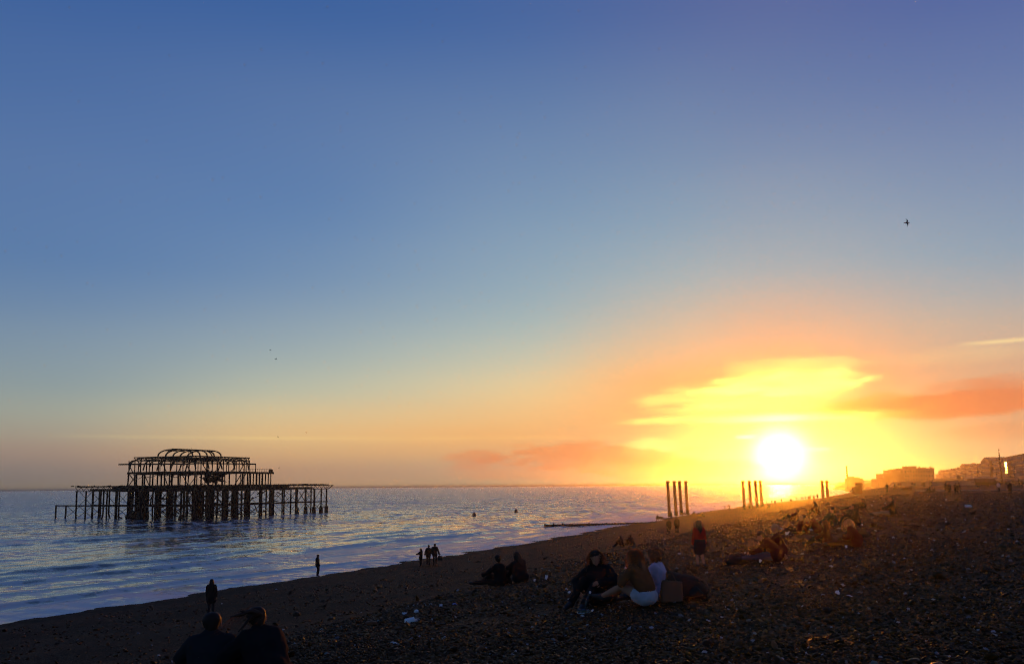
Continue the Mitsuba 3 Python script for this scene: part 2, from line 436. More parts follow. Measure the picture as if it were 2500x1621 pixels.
def person(x, y, yaw, label, pose='stand', h=1.70, detail=0, top='black', bottom='black', shoes=True, hair='short', hair_color='dark', coat=0., hood=False, skirt=None, dz=0.,
           puff=.020, group=None, sleeve=1.0, legs_bare=False, flip=False, **o):
    q = {**dict(lean=0, twist=0, side=0, head=(0, 0, 0), elbow=((-1, -.6, -.3), (1, -.6, -.3)), knee=None, curl=.45, hunch=0., build=1.0), **POSES[pose], **o}
    seated = q['pelvis'][2] < .5
    seg = (8, 12, 18)[detail]
    root = key('person')
    tag(root, label, 'person', group)
    pel = np.array(q['pelvis'], float)
    Rt = rot(q['twist'], q['lean'], q['side'])
    Rp = rot(q['twist'] * .3, q['lean'] * .4 if not seated else q['lean'] * .2, q['side'] * .3)
    B = q['build']
    waist = pel + Rp @ [0, -.01, .15]
    at = lambda v: waist + Rt @ np.asarray(v, float)
    chest, neck = at((0, q['hunch'] * .04, .20)), at((0, q['hunch'] * .09, .375 - q['hunch'] * .02))
    sh = [at((-.175 * B, q['hunch'] * .07, .325)), at((.175 * B, q['hunch'] * .07, .325))]
    Rh = rot(*q['head'])
    hc = neck + (.5 * Rt + .5 * np.eye(3)) @ [0, .02, .075] + Rh @ [0, .01, .085]
    hip = [pel + Rp @ [-.092, 0, 0], pel + Rp @ [.092, 0, 0]]
    arms, legs = [], []
    for i in (0, 1):
        el, wr = limb(sh[i], q['hands'][i], .285, .25, q['elbow'][i])
        arms.append((sh[i], el, wr))
        kp = q['knee'][i] if q['knee'] else ((0, .25, 1) if seated else (0, 1, .1))
        kn, an = limb(hip[i], q['feet'][i], .43, .42, kp)
        legs.append((hip[i], kn, an))
    toe = q.get('toe')
    S = lambda items, e=0.: hull([(p, r + e) for p, r in items], seg)

    def torso(e, hr=.105):
        return [S([(hip[0], hr), (hip[1], hr), (waist + Rp @ [-.07 * B, 0, 0], .100), (waist + Rp @ [.07 * B, 0, 0], .100)], e),
                S([(waist + Rp @ [-.07 * B, 0, 0], .100), (waist + Rp @ [.07 * B, 0, 0], .100), (chest + Rt @ [-.085 * B, .01, 0], .110), (chest + Rt @ [.085 * B, .01, 0], .110)], e),
                S([(chest + Rt @ [-.085 * B, .01, 0], .110), (chest + Rt @ [.085 * B, .01, 0], .110), (sh[0] + Rt @ [.02, 0, 0], .058), (sh[1] - Rt @ [.02, 0, 0], .058), (neck - Rt @ [0, 0, .03], .055)], e)]

    def arm(i, e, upto=1.):
        s_, el, wr = arms[i]
        w = el + (wr - el) * upto
        return [S([(s_, .054), (el, .041)], e), S([(el, .042), (el + (w - el) * .35, .041), (w, .030)], e)]

    def leg(i, e, upto=1.):
        hp, kn, an = legs[i]
        back = np.cross(np.cross(an - kn, kn - hp), an - kn)
        back = -back / (np.linalg.norm(back) + 1e-9)
        calf = kn + (an - kn) * .3 + back * .012
        a_ = kn + (an - kn) * upto
        return [S([(hp, .092), (hp + (kn - hp) * .4, .085), (kn, .058)], e), S([(kn, .056), (calf, .054), (a_, .040)], e)]

    def foot(i, e):
        hp, kn, an = legs[i]
        f = np.array(toe[i] if toe else ((0, 1, .25) if q['pelvis'][2] < .2 and q['feet'][i][1] > .7 else (.12 * (2 * i - 1), 1, -.18)), float)
        f /= np.linalg.norm(f)
        return [S([(an - [0, .02, .03], .034), (an + f * .10 - [0, 0, .035], .033), (an + f * .17 - [0, 0, .045], .024), (an, .038)], e)]

    head = [S([(hc + Rh @ v, r) for v, r in (((-.012, -.02, .035), .085), ((.012, -.02, .035), .085), ((0, .035, .03), .066), ((-.025, .045, -.045), .040), ((.025, .045, -.045), .040), ((0, .062, -.088), .030))])]
    head += [S([(neck - Rt @ [0, 0, .05], .056), (hc + Rh @ [0, -.02, -.06], .054)])]
    if detail:
        head += [S([(hc + Rh @ [0, .100, .018], .008), (hc + Rh @ [0, .118, -.024], .013)]), S([(hc + Rh @ [-.013, .108, -.030], .009), (hc + Rh @ [.013, .108, -.030], .009)]),
                 S([(hc + Rh @ [-.018, .086, -.062], .010), (hc + Rh @ [.018, .086, -.062], .010), (hc + Rh @ [0, .093, -.060], .010)]),
                 S([(hc + Rh @ [-.036, .083, .030], .011), (hc + Rh @ [-.008, .093, .028], .010)]), S([(hc + Rh @ [.036, .083, .030], .011), (hc + Rh @ [.008, .093, .028], .010)])]
        for s_ in (-1, 1):
            head += [S([(hc + Rh @ [s_ * .094, -.012, .018], .014), (hc + Rh @ [s_ * .090, -.002, -.028], .010)]), S([(hc + Rh @ [s_ * .033, .075, .008], .0125)])]
    body = torso(0) + head
    for i in (0, 1):
        body += arm(i, 0) + leg(i, 0) + foot(i, 0)
        s_, el, wr = arms[i]
        d = wr - el
        d = d / np.linalg.norm(d)
        if 'hand_dir' in q and q['hand_dir'][i] is not None:
            d = np.asarray(q['hand_dir'][i], float)
        inward = np.array([1 - 2 * i, 0, 0]) * .8 + np.array([0, .3, -.5])
        if detail or pose in ('stand', 'walk', 'apart'):
            body += hand_parts(wr, d, inward, 1 - 2 * i, q['curl'], 6 if detail < 2 else 10)
        else:
            body += [S([(wr, .026), (wr + d * .09, .024), (wr + d * .15, .014)]), S([(wr + d * .03, .018), (wr + d * .08 + np.cross(d, inward) * .05, .011)])]
    k = h / 1.70
    yr = math.radians(yaw)
    M = np.array([[math.cos(yr), math.sin(yr), 0], [-math.sin(yr), math.cos(yr), 0], [0, 0, 1]])
    base = np.array([x, y, float(ground(x, y)) + dz])

    def place(v):
        return (np.asarray(v) * k) @ M.T + base

    def finish(parts, name, m, parent, noise_amp=0., edge=.03, sm=38, label=None):
        man = join(parts)
        if detail:
            man = man.refine_to_length(edge * (1 if detail == 2 else 2.2))
        g = man.to_mesh()
        tm = trimesh.Trimesh(g.vert_properties[:, :3], g.tri_verts, process=False)
        if detail:
            trimesh.smoothing.filter_taubin(tm, lamb=.5, nu=.52, iterations=8)
            if noise_amp:                                   # folds
                v = tm.vertices
                w = meshkit.fbm(np.stack([v[:, 0] * 9 + v[:, 2] * 5, v[:, 1] * 9 - v[:, 2] * 4, v[:, 2] * 13], -1) + 3.1 + used['person'], 3, 5) - .5
                tm.vertices = v + tm.vertex_normals * (w * 3.2 * noise_amp)[:, None]
        tm.vertices = place(tm.vertices)
        if name is None:
            scene[parent] = ply(tm, m, smooth=True if detail else sm)
            return parent
        return put(name, tm, m, parent, smooth=True if detail else sm, label=label)

    finish(body, None, 'mat_skin', root)
    cm = lambda c: 'mat_cloth_' + c.replace(' ', '_')
    tp = torso(puff, .105 if not skirt else .07)
    for i in (0, 1):
        tp += arm(i, puff * .8, .97 if sleeve == 1 else sleeve)
        if sleeve == 1:                                     # cuffs
            s_, el, wr = arms[i]
            tp.append(S([(el + (wr - el) * .80, .043), (el + (wr - el) * .97, .040)], puff))
    tp.append(S([(neck - Rt @ [.03, .01, .035], .062), (neck - Rt @ [-.03, .01, .035], .062), (neck - Rt @ [0, .012, -.02], .058)], puff * .6))     # collar
    if not coat and not skirt:                              # loose hem
        tp.append(S([(hip[0] + Rp @ [-.02, 0, .05], .115), (hip[1] + Rp @ [.02, 0, .05], .115), (waist - Rp @ [0, .03, 0], .10)], puff + .012))
    if coat:
        bot = []
        for hp, kn, an in legs:
            bot += [(hp, .112), (hp + (kn - hp) * coat, .120 if not seated else .10)]
        tp.append(S(bot, puff))
    if hood or q.get('collar'):
        tp.append(S([(sh[0] + Rt @ [.05, 0, .01], .055), (sh[1] + Rt @ [-.05, 0, .01], .055), (neck + Rt @ [0, -.02, .075], .068)]))
    if hood:
        tp.append(S([(hc + Rh @ [0, -.03, .04], .108), (hc + Rh @ [0, .015, .05], .095), (neck + [0, -.03, .03], .085)]))
    finish(tp, q.get('top_name', 'jacket'), cm(top), root, .009, .030, label=q.get('top_label'))
    if skirt:
        lv = q.get('skirt_len', .75)
        sk = [(pel + Rp @ [-.08, 0, .08], .095), (pel + Rp @ [.08, 0, .08], .095), (pel + Rp @ [-.09, -.03, -.0], .115), (pel + Rp @ [.09, -.03, -.0], .115)]
        for hp, kn, an in legs:
            sk += [(hp + (kn - hp) * lv, .105)]
        finish([S(sk, .022)], 'skirt', cm(skirt), root, .006)
    if not legs_bare:
        finish([S([(hip[0], .105), (hip[1], .105), (waist, .10)], .010)] + leg(0, .014) + leg(1, .014), 'trousers', cm(bottom), root, .006, .035)
    if shoes:
        for i in (0, 1):
            finish(foot(i, .010), 'shoe', 'mat_shoe', root)
    # hair
    if hair and not hood:
        Hc = lambda v: hc + Rh @ np.asarray(v, float)
        hp = [S([(Hc((-.010, -.024, .040)), .090), (Hc((.010, -.024, .040)), .090), (Hc((0, .022, .056)), .074), (Hc((0, -.05, -.04)), .062)])]
        if hair in ('long', 'very long'):
            L = .30 if hair == 'long' else .42
            dn = Rt @ [0, -.06 if not q['lean'] > 25 else 0., -L * .72]
            hp += [S([(Hc((-.035, -.055, 0)), .070), (Hc((.035, -.055, 0)), .070), (Hc((0, -.07, -.05)) + .62 * dn + Rh @ [-.055, 0, 0], .055), (Hc((0, -.07, -.05)) + .62 * dn + Rh @ [.055, 0, 0], .055), (Hc((0, -.07, -.05)) + dn, .040)])]
            for s_ in (-1, 1):
                hp += [S([(Hc((s_ * .068, -.005, .03)), .036), (Hc((s_ * .088, -.02, -.09)), .034), (Hc((s_ * .085, -.01, -.06)) + .55 * dn, .026)])]
        elif hair == 'curly':
            rs = np.random.default_rng(used['person'] + 17)
            for _ in range(150):
                v = rs.normal(size=3)
                v /= np.linalg.norm(v)
                if v[1] > .45 and v[2] < .55:
                    continue
                hp.append(sph(Hc(v * [.120, .126, .132] + [0, -.025, .005]), rs.uniform(.016, .030), 8))
            hp.append(S([(Hc((-.03, -.03, .01)), .105), (Hc((.03, -.03, .01)), .105), (Hc((0, .01, .05)), .09)]))
        elif hair == 'ponytail':
            w = np.asarray(q.get('tail', (0, -.16, -.16)), float)
            b0 = Hc((0, -.10, .04))
            for dz_, L, r_ in ((0., 1.15, .022), (-.10, .85, .017), (.03, .8, .013)):
                hp += [S([(b0, .03), (b0 + w * .35 * L + [0, 0, .04 + dz_ * .4], r_)]), S([(b0 + w * .35 * L + [0, 0, .04 + dz_ * .4], r_), (b0 + w * .7 * L + [0, 0, .01 + dz_], r_ * .8)]), S([(b0 + w * .7 * L + [0, 0, .01 + dz_], r_ * .8), (b0 + w * L + [0, 0, dz_ * 1.5], .005)])]
        elif hair == 'bun':
            hp += [sph(Hc((0, -.10, .09)), .048, seg)]
        hk = finish(hp, 'hair', 'mat_hair_' + hair_color, root, .006 if hair != 'curly' else .012, .022)
        if detail == 2 and hair in ('long', 'very long', 'curly') or q.get('strands'):
            rs = np.random.default_rng(used['person'] + 91)
            out = []
            wind = np.asarray(q.get('wind', (0, 0, 0)), float)
            for _ in range(3 * q.get('strands', 170)):
                v = rs.normal(size=3)
                v /= np.linalg.norm(v)
                if v[2] < -.25 or (v[1] > .5 and v[2] < .6):
                    continue
                p0 = Hc(v * [.098, .106, .116] + [0, -.025, .03])
                out_ = Rh @ (v * [1, 1, .1])
                n_ = 6
                L = (.36 if hair != 'curly' else .06) * rs.uniform(.4, 1.1)
                pts = [p0]
                drift = rs.normal(0, .07, 3) * [1, 1, .3] + wind
                for j in range(n_):
                    f_ = j / (n_ - 1)
                    step = np.array([0, 0, -1.]) * (.2 + .95 * f_) + out_ * (.52 - .60 * f_) + drift * (.3 + f_) + rs.normal(0, .07 if hair != 'curly' else .6, 3)
                    pts.append(pts[-1] + step * L / n_)
                out.append(tube(pts, np.linspace(.0015, .0007, len(pts)), 3, cap=False))
            tm = cat(out)
            tm.vertices = place(tm.vertices)
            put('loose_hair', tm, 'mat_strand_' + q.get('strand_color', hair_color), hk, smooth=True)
    return root, place, dict(hands=[a[2] for a in arms], head=hc, neck=neck, chest=chest, waist=waist)


# --- two people sitting close by, lower left, seen from behind
person(-3.55, 10.35, -24, 'left one of the nearest seated two, in a dark coat with back to us', 'sit', 1.84, 2, 'charcoal', 'charcoal', hair='short', hair_color='dark', puff=.045, collar=True, lean=16, twist=4, build=1.10,
       head=(4, 6, 0))
person(-2.80, 10.15, -44, 'right one of the nearest seated two, hair blowing out to the left', 'sit', 1.92, 2, 'black', 'black', hair='ponytail', hair_color='dark', puff=.050, collar=True, lean=22, twist=-6, build=.95, hunch=.8,
       head=(8, 14, -4), tail=(-.30, -.08, .02), strands=40, wind=(-.8, .2, .35))
# --- by the water
person(-15.0, 43.5, -6, 'long-haired woman in a dark coat standing at the water, above the nearest seated two', 'stand', 1.70, 1, 'black', 'charcoal', hair='very long', hair_color='dark', coat=.55, puff=.035, hands=((-.22, .10, .86), (.22, .10, .86)))
person(-16.2, 72.2, 62, 'man in a bulky dark jacket standing legs apart alone at the edge of the surf', 'apart', 1.74, 1, 'black', 'black', hair='short', puff=.045, coat=.12, head=(40, 4, 0), hands=((-.30, .02, .84), (.30, .06, .80)))
person(-7.86, 74.1, -70, 'small figure at the water holding a phone out towards the sea', 'stand', 1.44, 1, 'black', 'black', hair='long', coat=.4, puff=.035, hands=((-.12, .42, 1.16), (.10, .38, 1.14)))
person(-6.75, 74.8, 10, 'man with a bag walking arm in arm with a woman by the water', 'walk', 1.78, 1, 'black', 'black', puff=.040, coat=.15, hands=((-.28, .08, .95), (.40, .03, .80)), feet=((-.13, .12, .08), (.15, -.14, .09)))
person(-7.32, 74.9, 6, 'woman leaning against the man with the bag at the water', 'walk', 1.66, 1, 'black', 'black', hair='short', puff=.030, coat=.35, side=5, hands=((-.36, .03, .74), (.20, .16, .95)), feet=((-.08, -.05, .08), (.08, .10, .08)))
# --- couple in the middle distance
person(-.42, 27.6, -58, 'man with legs stretched to the left sitting beside a woman, alone on open shingle', 'sit_out', 1.84, 1, 'black', 'black', hair='short', puff=.03, lean=10, head=(30, 2, 0), feet=((-.10, .86, .075), (.10, .74, .075)), hands=((-.16, .50, .34), (.22, -.22, .05)))
person(.22, 27.3, -30, 'long-haired woman sitting at the right shoulder of a man, alone on open shingle', 'sit', 1.78, 1, 'black', 'black', hair='long', puff=.035, lean=12, side=-7, head=(-10, 6, -6))
# --- three women
T0 = person(1.50, 15.05, 214, 'dark-haired woman in black facing us, left of the three women on the shingle', 'sit', 1.74, 2, 'black', 'black', hair='very long', hair_color='dark', puff=.040, lean=10, side=4, head=(216 - 214 - 22, 6, 5),
            feet=((-.02, .66, .075), (.32, .46, .075)), hands=((-.20, .34, .42), (.26, .30, .26)), elbow=((-1, -.1, -.4), (1, -.2, -.2)), strands=260)
T1 = person(2.06, 13.75, -52, 'auburn-haired woman in a brown top over a white skirt, middle of the three women', 'sit', 1.62, 2, 'brown', 'white', hair='very long', hair_color='auburn', puff=.030, lean=16, hunch=.8, skirt='white', legs_bare=True, skirt_len=.22, dz=.05,
            head=(-8, 4, 4), feet=((-.10, .78, .075), (.10, .70, .075)), hands=((-.06, .42, .40), (.12, .40, .34)), strands=260, top_name='cardigan', curl=1.0)
T2 = person(2.42, 14.35, -64, 'curly-haired woman in a pale lilac top, right of the three women', 'sit', 1.56, 2, 'lilac', 'denim', hair='curly', hair_color='auburn', puff=.028, lean=10, hunch=.4, head=(-6, 6, 0), feet=((-.10, .62, .075), (.12, .66, .075)),
            hands=((-.10, .44, .40), (.16, .36, .34)), strands=420, top_name='top')
# --- child in red
person(4.42, 20.7, -14, 'long-haired child in a red top and dark skirt standing on the slope', 'walk', 1.08, 2, 'red', 'charcoal', hair='very long', hair_color='brown', strand_color='blonde', puff=.035, skirt='charcoal', skirt_len=.8, legs_bare=True, top_name='top',  # hair is brown; blonde strands put its sunlit rim into the colour
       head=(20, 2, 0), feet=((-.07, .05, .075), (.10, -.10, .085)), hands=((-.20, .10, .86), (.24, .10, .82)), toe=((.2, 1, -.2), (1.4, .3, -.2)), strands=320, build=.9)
# --- man with a companion behind him
person(6.05, 20.1, -76, 'man bending forward over his outstretched legs beside a backpack', 'sit_out', 1.5, 2, 'maroon', 'denim', hair='short', hair_color='brown', puff=.035, lean=30, hunch=1.1, head=(4, 34, 0), feet=((-.12, .92, .075), (.12, .84, .075)),
       hands=((-.12, .62, .24), (.28, -.30, .06)), build=1.1)
person(6.42, 20.95, -70, 'companion sitting half hidden behind the man beside the backpack', 'sit', 1.55, 1, 'maroon', 'black', hair='short', hair_color='blonde', lean=12, head=(0, 8, 0), puff=.03)
# --- pairs on the slope behind the three women
person(8.80, 70.5, -60, 'left of two dark figures sitting together halfway up the beach', 'sit', 1.75, 0, 'black', 'black', hair='long', puff=.03, group=None)
person(9.55, 70.2, -40, 'right of two dark figures sitting together halfway up the beach', 'sit', 1.75, 0, 'black', 'black', hair='short', puff=.03)
person(15.2, 85.0, 2, 'left walker of a strolling pair below the tall columns', 'walk', 1.50, 0, 'black', 'black', puff=.04, coat=.4)
person(16.1, 85.6, 6, 'right walker of a strolling pair below the tall columns', 'walk', 1.58, 0, 'black', 'black', hair='long', puff=.04, coat=.4)
# --- groups on the sunny side
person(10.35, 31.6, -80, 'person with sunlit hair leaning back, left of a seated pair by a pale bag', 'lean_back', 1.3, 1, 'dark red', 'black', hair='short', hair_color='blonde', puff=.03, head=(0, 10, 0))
person(10.95, 31.3, -60, 'person in a dark red coat hunched beside a pale bag', 'sit', 1.3, 1, 'dark red', 'black', hair='short', hair_color='brown', puff=.06, lean=28, hunch=1., build=1.15, head=(0, 16, 0))
person(8.55, 23.75, -50, 'long-haired woman in a striped top sitting left of the blonde woman', 'sit_out', 1.25, 2, 'rust', 'black', hair='long', hair_color='auburn', puff=.03, lean=6, top_name='striped_top', feet=((-.1, .74, .075), (.1, .68, .075)), strands=90)
person(9.02, 22.9, -62, 'blonde woman in a dark red coat sitting over outstretched legs', 'sit_out', 1.40, 2, 'dark red', 'rust', hair='very long', hair_color='blonde', puff=.05, lean=18, head=(-4, 10, 0), hunch=.8, build=1.1, feet=((-.12, .88, .075), (.12, .86, .075)), strands=300)
person(13.2, 33.6, -76, 'dark-haired person sitting with knees up to the right of the blonde woman', 'sit', 1.6, 1, 'black', 'black', hair='long', puff=.045, lean=-4, feet=((-.12, .66, .075), (.12, .62, .075)), hands=((-.15, .30, .28), (.26, -.22, .06)))
person(15.2, 39.4, 150, 'person sitting upright behind the blonde woman', 'sit', 1.3, 1, 'olive', 'black', hair='bun', hair_color='brown', puff=.03)
person(12.6, 35.2, -84, 'person lying back just behind the blonde woman', 'lie', 1.70, 0, 'olive', 'black', hair='short', puff=.03)
person(15.7, 49.0, -78, 'person lying back on the shingle with knees bent, left of a distant seated figure', 'lie', 1.5, 0, 'maroon', 'black', hair='short', feet=((-.1, .55, .075), (.1, .62, .075)), puff=.03)
person(18.1, 51.6, -60, 'distant figure sitting upright between a lying person and the box-shaped iron stump', 'sit', 1.5, 0, 'maroon', 'black', hair='long', puff=.03)
person(18.75, 43.0, -72, 'person with pale trousers sitting apart on the ridge with legs to the left', 'sit_out', 1.75, 1, 'black', 'grey', hair='short', puff=.03, lean=-2, side=0, hands=((-.1, .4, .3), (.25, -.2, .06)), shoes=True)
person(21.9, 55.4, -86, 'dark figure lying on their back near the crest', 'lie', 1.75, 0, 'black', 'black', hair='short', puff=.04, lean=-70)

# small figures along the water and the ridge
for x, y, h, pose, yaw, lab, more in [
    (91.6, 295.9, 1.40, 'stand', 0, "faint figure standing in the sun's glitter at the water's edge", dict()),
    (61.2, 190.9, 1.40, 'walk', 8, 'walker with a rucksack left of the person photographing the sunset', dict(puff=.05)),
    (80.6, 246.6, 1.40, 'stand', -60, 'person holding an arm out to the left to photograph the sunset', dict(hands=((-.16, .50, 1.32), (.24, .04, .80)))),
    (123.0, 369.9, 1.40, 'stand', 0, 'leftmost and smallest of the hazy figures in the row left of the paired columns', dict()),
    (110.0, 328.8, 1.40, 'walk', 20, 'second hazy figure in the row left of the paired columns', dict()),
    (111.0, 328.8, 1.40, 'walk', -40, 'third hazy figure in the row left of the paired columns', dict()),
    (67.3, 197.3, 1.40, 'walk', 5, 'broad walker in front of another, in the row left of the paired columns', dict(puff=.05)),
    (84.6, 246.6, 1.40, 'walk', 5, 'slighter walker half hidden behind a broad one, left of the paired columns', dict()),
    (64.2, 185.0, 1.40, 'walk', 0, 'upright walker second nearest to the paired columns on their left', dict(coat=.3)),
    (71.7, 204.1, 1.40, 'walk', 0, 'upright walker nearest to the paired columns on their left', dict(coat=.3)),
    (25.3, 152.3, 1.44, 'walk', -30, 'person carrying a board under the arm at the water left of the four tall columns', dict(hands=((-.25, .04, .80), (.30, .12, .86)))),
    (31.7, 174.1, 1.40, 'stand', 30, 'person standing in front of the first tall column', dict()),
    (39.7, 200.4, 1.63, 'sit', -60, 'person sitting between the third and fourth tall columns', dict()),
    (39.1, 187.2, 1.81, 'sit', -50, 'lone person sitting on the slope just right of the tall columns', dict()),
    (37.1, 171.0, 1.87, 'sit', -60, 'left of a pair sitting at the water between the two sets of four columns', dict(top='charcoal')),
    (37.6, 171.0, 1.87, 'sit', -40, 'right of a pair sitting at the water between the two sets of four columns', dict()),
    (52.5, 210.3, 1.80, 'bend', -90, "photographer bending over a tripod at the water's edge", dict()),
    (57.8, 213.3, 1.41, 'stand', -10, 'person standing between the first two columns of the second set', dict()),
    (78.5, 269.0, 1.40, 'stand', -50, 'person with one arm flung up just right of the second set of columns', dict(hands=((-.52, .18, 1.62), (.24, .04, .80)))),
    (53.0, 179.7, 1.87, 'crouch', -20, 'person crouching with a child just right of the second set of columns', dict()),
    (84.1, 281.8, 1.40, 'stand', 0, "slim figure between the crouching person and the sun's glitter", dict()),
    (72.1, 238.7, 1.40, 'walk', 10, "walker just left of the sun's glitter", dict(puff=.04)),
    (54.8, 126.8, 1.35, 'stand', -10, "solitary dark figure standing on the ridge in front of the long groyne's sloping end", dict(coat=.5, puff=.05)),
    (69.9, 158.6, 1.35, 'walk', -60, 'figure leaning to one side in front of the long groyne', dict(side=-12)),
    (97.8, 219.5, 1.35, 'walk', 60, 'left of two small figures walking in front of the long groyne', dict()),
    (98.4, 219.5, 1.35, 'walk', 10, 'right of two small figures walking in front of the long groyne', dict(top='maroon')),
    (74.7, 168.5, 1.44, 'sit', -80, 'small figure sitting on the ridge below the walkers by the long groyne', dict(top='maroon')),
    (67.6, 149.8, 1.45, 'sit', -60, 'first from the left of four dark red figures sitting in a row on the ridge', dict(top='maroon')),
    (68.0, 149.8, 1.44, 'sit', -30, 'second from the left of four dark red figures sitting in a row on the ridge', dict(top='maroon')),
    (68.4, 149.8, 1.44, 'sit', -70, 'third from the left of four dark red figures sitting in a row on the ridge', dict(top='dark red')),
    (70.6, 153.6, 1.48, 'sit', 20, 'fourth from the left of four dark red figures sitting in a row on the ridge', dict(top='maroon')),
    (109.7, 237.8, 1.35, 'stand', 40, 'figure standing just behind the row of four sitting on the ridge', dict()),
    (110.5, 237.8, 1.35, 'stand', -90, 'figure standing right of the row of four sitting on the ridge', dict()),
    (112.5, 237.8, 1.35, 'walk', -20, 'left of two slim walkers on the ridge below the big apartment block', dict()),
    (96.9, 203.9, 1.35, 'walk', 10, 'right of two slim walkers on the ridge below the big apartment block', dict()),
    (125.1, 259.5, 1.35, 'stand', 0, 'left of two dark heads close together above a seated pair on the ridge', dict()),
    (125.5, 259.5, 1.35, 'stand', 20, 'right of two dark heads close together above a seated pair on the ridge', dict()),
    (57.6, 119.5, 1.67, 'sit', -80, 'left of a seated dark pair on the ridge beside white litter', dict()),
    (60.0, 123.7, 1.46, 'lean_back', -60, 'right of a seated dark pair on the ridge beside white litter', dict(puff=.04)),
    (53.7, 107.3, 1.42, 'walk', 10, 'slim figure left of the pair walking up the ridge', dict()),
    (49.6, 98.4, 1.35, 'walk', 0, 'dark walker in a long coat just left of the bulky one', dict(coat=.6, puff=.05)),
    (50.4, 98.4, 1.35, 'walk', -8, 'bulky dark walker in the middle of the ridge', dict(coat=.5, puff=.09, build=1.2)),
    (56.6, 109.8, 1.35, 'walk', -30, 'walker half hidden at the right side of the bulky one on the ridge', dict(puff=.05)),
    (63.0, 112.3, 1.38, 'stand', 190, 'person in a pale top and dark trousers standing on the right of the ridge', dict(top='pale')),
    (55.1, 96.0, 1.36, 'walk', 20, 'dark figure striding near the right edge of the ridge', dict(puff=.05, coat=.4)),
    (107.1, 183.0, 1.73, 'stand', 0, 'rightmost dark figure on the ridge', dict()),
    (98.1, 166.7, 1.58, 'stand', -40, 'dark figure cut by the right edge of the picture', dict()),
    (181.6, 339.3, 1.60, 'stand', 0, 'left of two tiny figures behind the raised timber platform', dict()),
    (180.4, 335.4, 1.59, 'stand', 60, 'right of two tiny figures behind the raised timber platform', dict()),
    (167.2, 335.0, 1.58, 'walk', 0, 'tiny figure on the skyline left of the middle walkers', dict()),
    (161.6, 317.1, 1.80, 'stand', 0, 'tiny figure seen between the middle walkers against the skyline', dict(top='maroon')),
    (176.7, 317.1, 1.80, 'walk', 40, 'first from the left of a dark cluster of people at the foot of the mast', dict()),
    (163.9, 292.8, 1.80, 'stand', -30, 'second from the left of a dark cluster of people at the foot of the mast', dict()),
    (178.7, 317.2, 1.80, 'walk', 0, 'third from the left of a dark cluster of people at the foot of the mast', dict()),
    (165.7, 292.8, 1.80, 'stand', 80, 'fourth from the left of a dark cluster of people at the foot of the mast', dict()),
    (166.7, 292.8, 1.80, 'walk', -60, 'fifth from the left of a dark cluster of people at the foot of the mast', dict()),
    (157.2, 271.8, 1.80, 'walk', 15, 'figure between the striding one and the rightmost ones', dict()),
]:
    person(x, y, yaw, lab, pose, h, 0, hair='short', **more)

# ------------------------------------------------------------------ ruined pier
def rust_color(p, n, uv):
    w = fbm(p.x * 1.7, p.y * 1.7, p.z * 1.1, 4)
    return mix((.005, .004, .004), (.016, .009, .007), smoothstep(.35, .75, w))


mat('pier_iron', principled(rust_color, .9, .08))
mat('weed', principled((.006, .007, .005), .8, .15))


